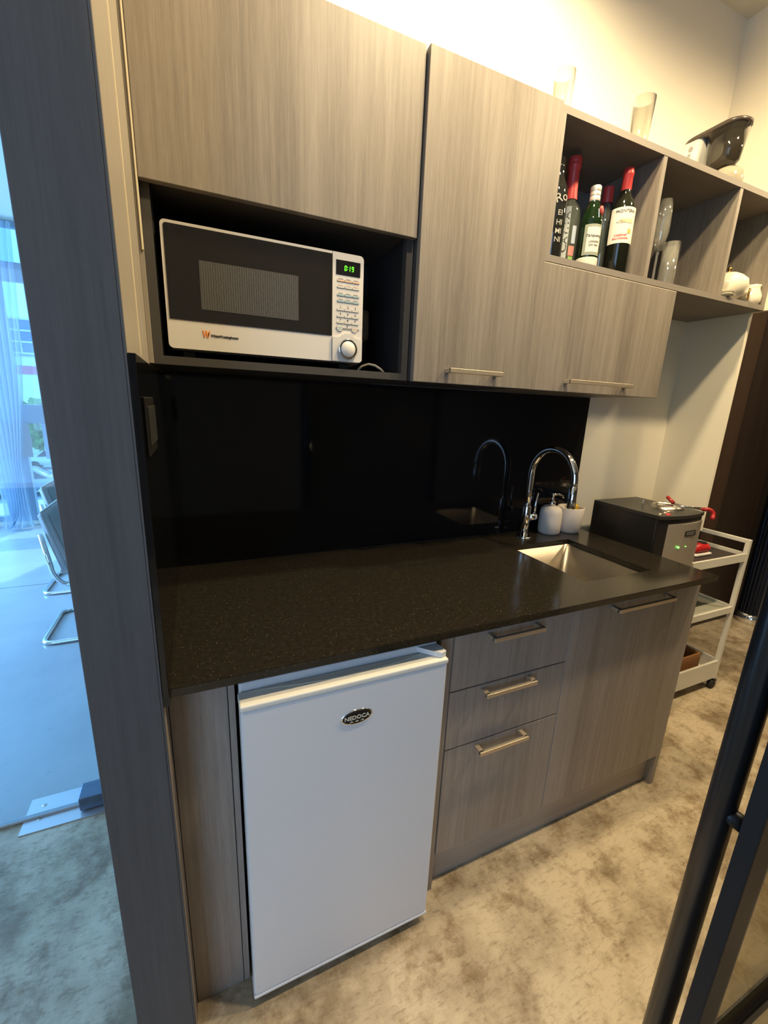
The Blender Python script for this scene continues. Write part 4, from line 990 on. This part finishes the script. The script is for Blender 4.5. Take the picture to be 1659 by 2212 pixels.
# ------------------------------------------------------------ hall: frameless glass door, floor plate, patch fitting
t = bpy.data.objects.new('door_2', None); COL.objects.link(t); t.location = (-0.6, 0.12, 0); t['kind'] = 'structure'
t['label'] = 'frameless glass door left of the pillar'
mesh_obj('glass_leaf', BOX(-1.25, -0.20, 0.115, 0.125, 0.012, 2.5), glass('clear_door_leaf', (0.80, 0.93, 1.0), 1.0, 0.01), t)
mesh_obj('patch_fitting', BOX(-0.372, -0.20, 0.085, 0.155, 0.008, 0.058, 0.002), pm('blue_grey_steel', (0.13, 0.17, 0.24), 0.25, metal=0.8), t)
mesh_obj('bottom_edge_glint', BOX(-1.25, -0.372, 0.113, 0.127, 0.004, 0.012), pm('pale_edge_glint', (0.5, 0.5, 0.5), 0.5), t)  # pale strip paints the light along the glass leaf's bottom edge
t = thing('floor_spring_plate', (-0.4, 0.125, 0), 'flat steel floor-spring cover plate under the glass door by the pillar', 'floor plate')
b = bmesh.new(); prism_z(b, [(-0.535, 0.060), (-0.20, 0.060), (-0.20, 0.200), (-0.535, 0.200)], 0.0, 0.0035)
mesh_obj('steel_plate', b, pm('satin_plate', (0.62, 0.64, 0.68), 0.35, metal=0.7), t)
for y in (0.107, 0.161): mesh_obj('screw', LATHE([(0, 0.0045), (0.006, 0.0042), (0.007, 0.0035)], -0.490, y, n=12), M_STEEL, t, True)

# ------------------------------------------------------------ hall: cantilever chairs
def make_chair(ox, oy, label):
    t = thing('cantilever_chair', (ox, oy, 0), label, 'chair')
    y0, y1, r = oy, oy+0.43, 0.0125
    side = lambda y: [(ox+0.075, y, 0.66), (ox+0.105, y, 0.42), (ox+0.145, y, 0.355), (ox+0.50, y, 0.40), (ox+0.58, y, 0.39), (ox+0.56, y, r), (ox, y, r)]
    path = side(y0) + list(reversed(side(y1)))
    mesh_obj('tube_frame', TUBE(rounded(path, 0.06, 6), r, n=12), M_CHROME, t, True)
    bm = bmesh.new()
    cp_ = [(ox+0.145, 0.43), (ox+0.105, 0.60), (ox+0.070, 0.775), (ox+0.105, 0.785), (ox+0.145, 0.61), (ox+0.185, 0.44)]
    a = [bm.verts.new((x, y0-0.005, z)) for x, z in cp_]; c = [bm.verts.new((x, y1+0.005, z)) for x, z in cp_]
    bm.faces.new(a); bm.faces.new(c)
    for i in range(6): bm.faces.new((a[i], a[(i+1) % 6], c[(i+1) % 6], c[i]))
    bmesh.ops.recalc_face_normals(bm, faces=bm.faces[:])
    bmesh.ops.bevel(bm, geom=bm.edges[:], offset=0.012, segments=3, affect='EDGES')
    bk = mesh_obj('backrest', bm, M_FAB, t, True)
    pts = [(ox+0.192, y0+0.04, 0.455), (ox+0.150, y0+0.04, 0.625), (ox+0.114, y0+0.04, 0.765)]
    b2 = bmesh.new()
    f = [b2.verts.new((x, y0+0.03, z)) for x, _, z in pts] ; g = [b2.verts.new((x, y1-0.03, z)) for x, _, z in pts]
    for i in (0, 1): b2.faces.new((f[i], f[i+1], g[i+1], g[i]))
    bmesh.ops.solidify(b2, geom=b2.faces[:], thickness=0.006)
    mesh_obj('back_panel', b2, M_FAB2, bk)
    mesh_obj('seat', BOX(ox+0.13, ox+0.56, y0+0.005, y1-0.005, 0.415, 0.455, 0.015, 3), M_FAB, t, True)
    return t
make_chair(-0.800, 1.345, 'chrome cantilever chair with grey back, nearer the camera, beyond the pillar')
make_chair(-0.990, 2.100, 'chrome cantilever chair with grey back, further away by the curtained window')

# ------------------------------------------------------------ curtain and blinds
def curtain_mat():
    m = bpy.data.materials.new('sheer_voile'); m.use_nodes = True; nt = m.node_tree; nt.nodes.clear()
    out = nt.nodes.new('ShaderNodeOutputMaterial'); tr = nt.nodes.new('ShaderNodeBsdfTransparent'); tl = nt.nodes.new('ShaderNodeBsdfTranslucent'); df = nt.nodes.new('ShaderNodeBsdfDiffuse')
    tr.inputs[0].default_value = (0.85, 0.93, 1, 1); tl.inputs[0].default_value = (0.62, 0.68, 0.72, 1); df.inputs[0].default_value = (0.62, 0.65, 0.68, 1)
    a = nt.nodes.new('ShaderNodeMixShader'); a.inputs[0].default_value = 0.4; c = nt.nodes.new('ShaderNodeMixShader'); c.inputs[0].default_value = 0.55
    nt.links.new(tl.outputs[0], a.inputs[1]); nt.links.new(df.outputs[0], a.inputs[2]); nt.links.new(tr.outputs[0], c.inputs[1]); nt.links.new(a.outputs[0], c.inputs[2]); nt.links.new(c.outputs[0], out.inputs[0])
    return m
M_SHEER = curtain_mat()
def curtain(xa, xb, top_a, top_b, lab, folds=9):
    bm = bmesh.new(); nu, nv = 90, 26; V = []
    for j in range(nv+1):
        v = j/nv; z = CEIL-0.05 - v*(CEIL-0.08); row = []
        w = min(1, v*1.3)
        x0 = top_a+(xa-top_a)*w; x1 = top_b+(xb-top_b)*w
        for i in range(nu+1):
            u = i/nu
            pool = max(0, (v-0.955)/0.045)
            row.append(bm.verts.new((x0+(x1-x0)*u + 0.015*math.sin(5*u+7*v) - pool*0.10*u*0+pool*0.05*math.sin(9*u), 4.06+0.035*math.sin(folds*2*math.pi*u+1.5*math.sin(3*v)) - pool*(0.05+0.10*abs(math.sin(6*u+1))), max(z, 0.012+0.02*abs(math.sin(11*u)) if pool > 0.9 else z))))
        V.append(row)
    for j in range(nv):
        for i in range(nu): bm.faces.new((V[j][i], V[j][i+1], V[j+1][i+1], V[j+1][i]))
    o = mesh_obj('sheer_curtain', bm, M_SHEER, None, True)
    return tag(o, lab, 'curtain')
curtain(-1.80, -1.56, -1.85, -1.35, 'gathered sheer curtain column pooling on the floor by the window')
curtain(-2.25, -1.95, -2.2, -1.9, 'sheer curtain fold at the left edge of the photo', 4)
o = mesh_obj('roller_blind', BOX(-2.70, -1.505, 4.165, 4.185, 0.735, 1.085, 0.003), M_BLIND); tag(o, 'short grey blind in the lower window, left of the gap with trees', 'blind')
o = mesh_obj('roller_blind', BOX(-1.395, -0.50, 4.165, 4.185, 0.715, 1.085, 0.003), pm('blind_fabric_blue', (0.30, 0.36, 0.44), 0.9)); tag(o, 'blue-grey short blind beside the pillar edge, right of the tree view', 'blind')

# ------------------------------------------------------------ outside the window
GZ = -4.0
o = struct('ground_outside', BOX(-90, 40, 4.6, 160, GZ-0.2, GZ), pm('pale_asphalt', (0.62, 0.60, 0.58), 0.9, noise=0.1, nscale=0.5))
t = thing('office_building', (-22, 70, GZ), 'distant blue glass office block seen through the window', 'building')
mesh_obj('glass_facade', BOX(-40, -8, 62, 80, GZ, 9.2), pm('facade_glass_blue', (0.10, 0.20, 0.36), 0.25), t)
b = bmesh.new()
for i in range(22): box(b, -40+i*1.5, -39.88+i*1.5, 61.85, 62.0, 2, 9.3)
for k in range(5): box(b, -40, -8, 61.88, 62.0, 4.3+k*1.22, 4.48+k*1.22)
mesh_obj('mullions', b, pm('white_mullion', (0.7, 0.72, 0.75), 0.6), t)
t = thing('banded_building', (-15, 42, GZ), 'low white building with a red stripe seen through the window', 'building')
mesh_obj('wall', BOX(-22, -6, 40, 52, GZ, 3.95), pm('white_render', (0.72, 0.74, 0.76), 0.8), t)
mesh_obj('red_stripe', BOX(-22.02, -5.98, 39.95, 40.0, 2.65, 3.25), pm('red_band', (0.62, 0.12, 0.16), 0.6), t)
mesh_obj('roof_cap', BOX(-22.1, -5.9, 39.9, 52, 3.95, 4.10), pm('blue_cap', (0.2, 0.28, 0.42), 0.6), t)
LEAF = pm('foliage_green', (0.16, 0.30, 0.06), 0.8, noise=0.6, nscale=3)
def tree(x, y, h, r, lab):
    t = thing('tree', (x, y, GZ), lab, 'tree')
    mesh_obj('trunk', TUBE([(x, y, GZ), (x+0.1, y, GZ+h*0.5), (x, y, GZ+h*0.75)], [0.18, 0.13, 0.06], n=8), pm('bark', (0.12, 0.08, 0.05), 0.9), t, True)
    bm = bmesh.new()
    for k in range(520):
        a, ph, q = random.random()*6.28, math.acos(2*random.random()-1), random.random()**0.4
        c = Vector((x+r*q*math.sin(ph)*math.cos(a), y+r*q*math.sin(ph)*math.sin(a), GZ+h*0.75+r*0.8*q*math.cos(ph)))
        d1 = Vector((random.uniform(-1, 1), random.uniform(-1, 1), random.uniform(-1, 1))).normalized()*0.28; d2 = d1.orthogonal().normalized()*0.2
        bm.faces.new([bm.verts.new(c+s) for s in (d1, d2, -d1, -d2)])
    mesh_obj('crown', bm, LEAF, t)
tree(-7.6, 30, 4.6, 2.0, 'leafy green tree outside, seen between the two blinds')
tree(-12.2, 31, 4.2, 1.9, 'leafy green tree outside, further left behind the curtain')
def car(x, y, rz, colr, lab):
    t = thing('parked_car', (x, y, GZ), lab, 'car', rz)
    t_m = t
    prof = [(-2.1, 0.35), (-2.1, 0.75), (-1.9, 0.9), (-1.3, 0.95), (-0.8, 1.42), (0.7, 1.45), (1.35, 0.98), (2.0, 0.82), (2.15, 0.6), (2.15, 0.35)]
    bm = bmesh.new(); prism_y(bm, prof, -0.85, 0.85)
    bmesh.ops.bevel(bm, geom=bm.edges[:], offset=0.06, segments=2, affect='EDGES')
    mesh_obj('car_body', bm, pm('car_paint', colr, 0.25), t, True, world=False)
    bm = bmesh.new(); prism_y(bm, [(-1.15, 0.98), (-0.75, 1.36), (0.66, 1.38), (1.2, 0.99)], -0.87, 0.87)
    mesh_obj('side_glass', bm, pm('car_glass', (0.03, 0.04, 0.06), 0.1), t, world=False)
    for wx in (-1.35, 1.35):
        for wy in (-0.88, 0.70):
            mesh_obj('wheel', LATHE([(0, wy), (0.30, wy), (0.33, wy+0.03), (0.33, wy+0.15), (0.30, wy+0.18), (0, wy+0.18)], wx, 0.33, ax='y', n=18), M_RUBBER, t, True, world=False)
car(-9.2, 36.5, 0.1, (0.75, 0.77, 0.8), 'white parked car outside, nearest of those seen past the pillar')
car(-11.6, 42.0, 0.1, (0.75, 0.77, 0.8), 'white parked car outside, in the row behind')
car(-8.6, 26.5, 0.2, (0.35, 0.38, 0.42), 'grey parked car outside, low behind the curtain')
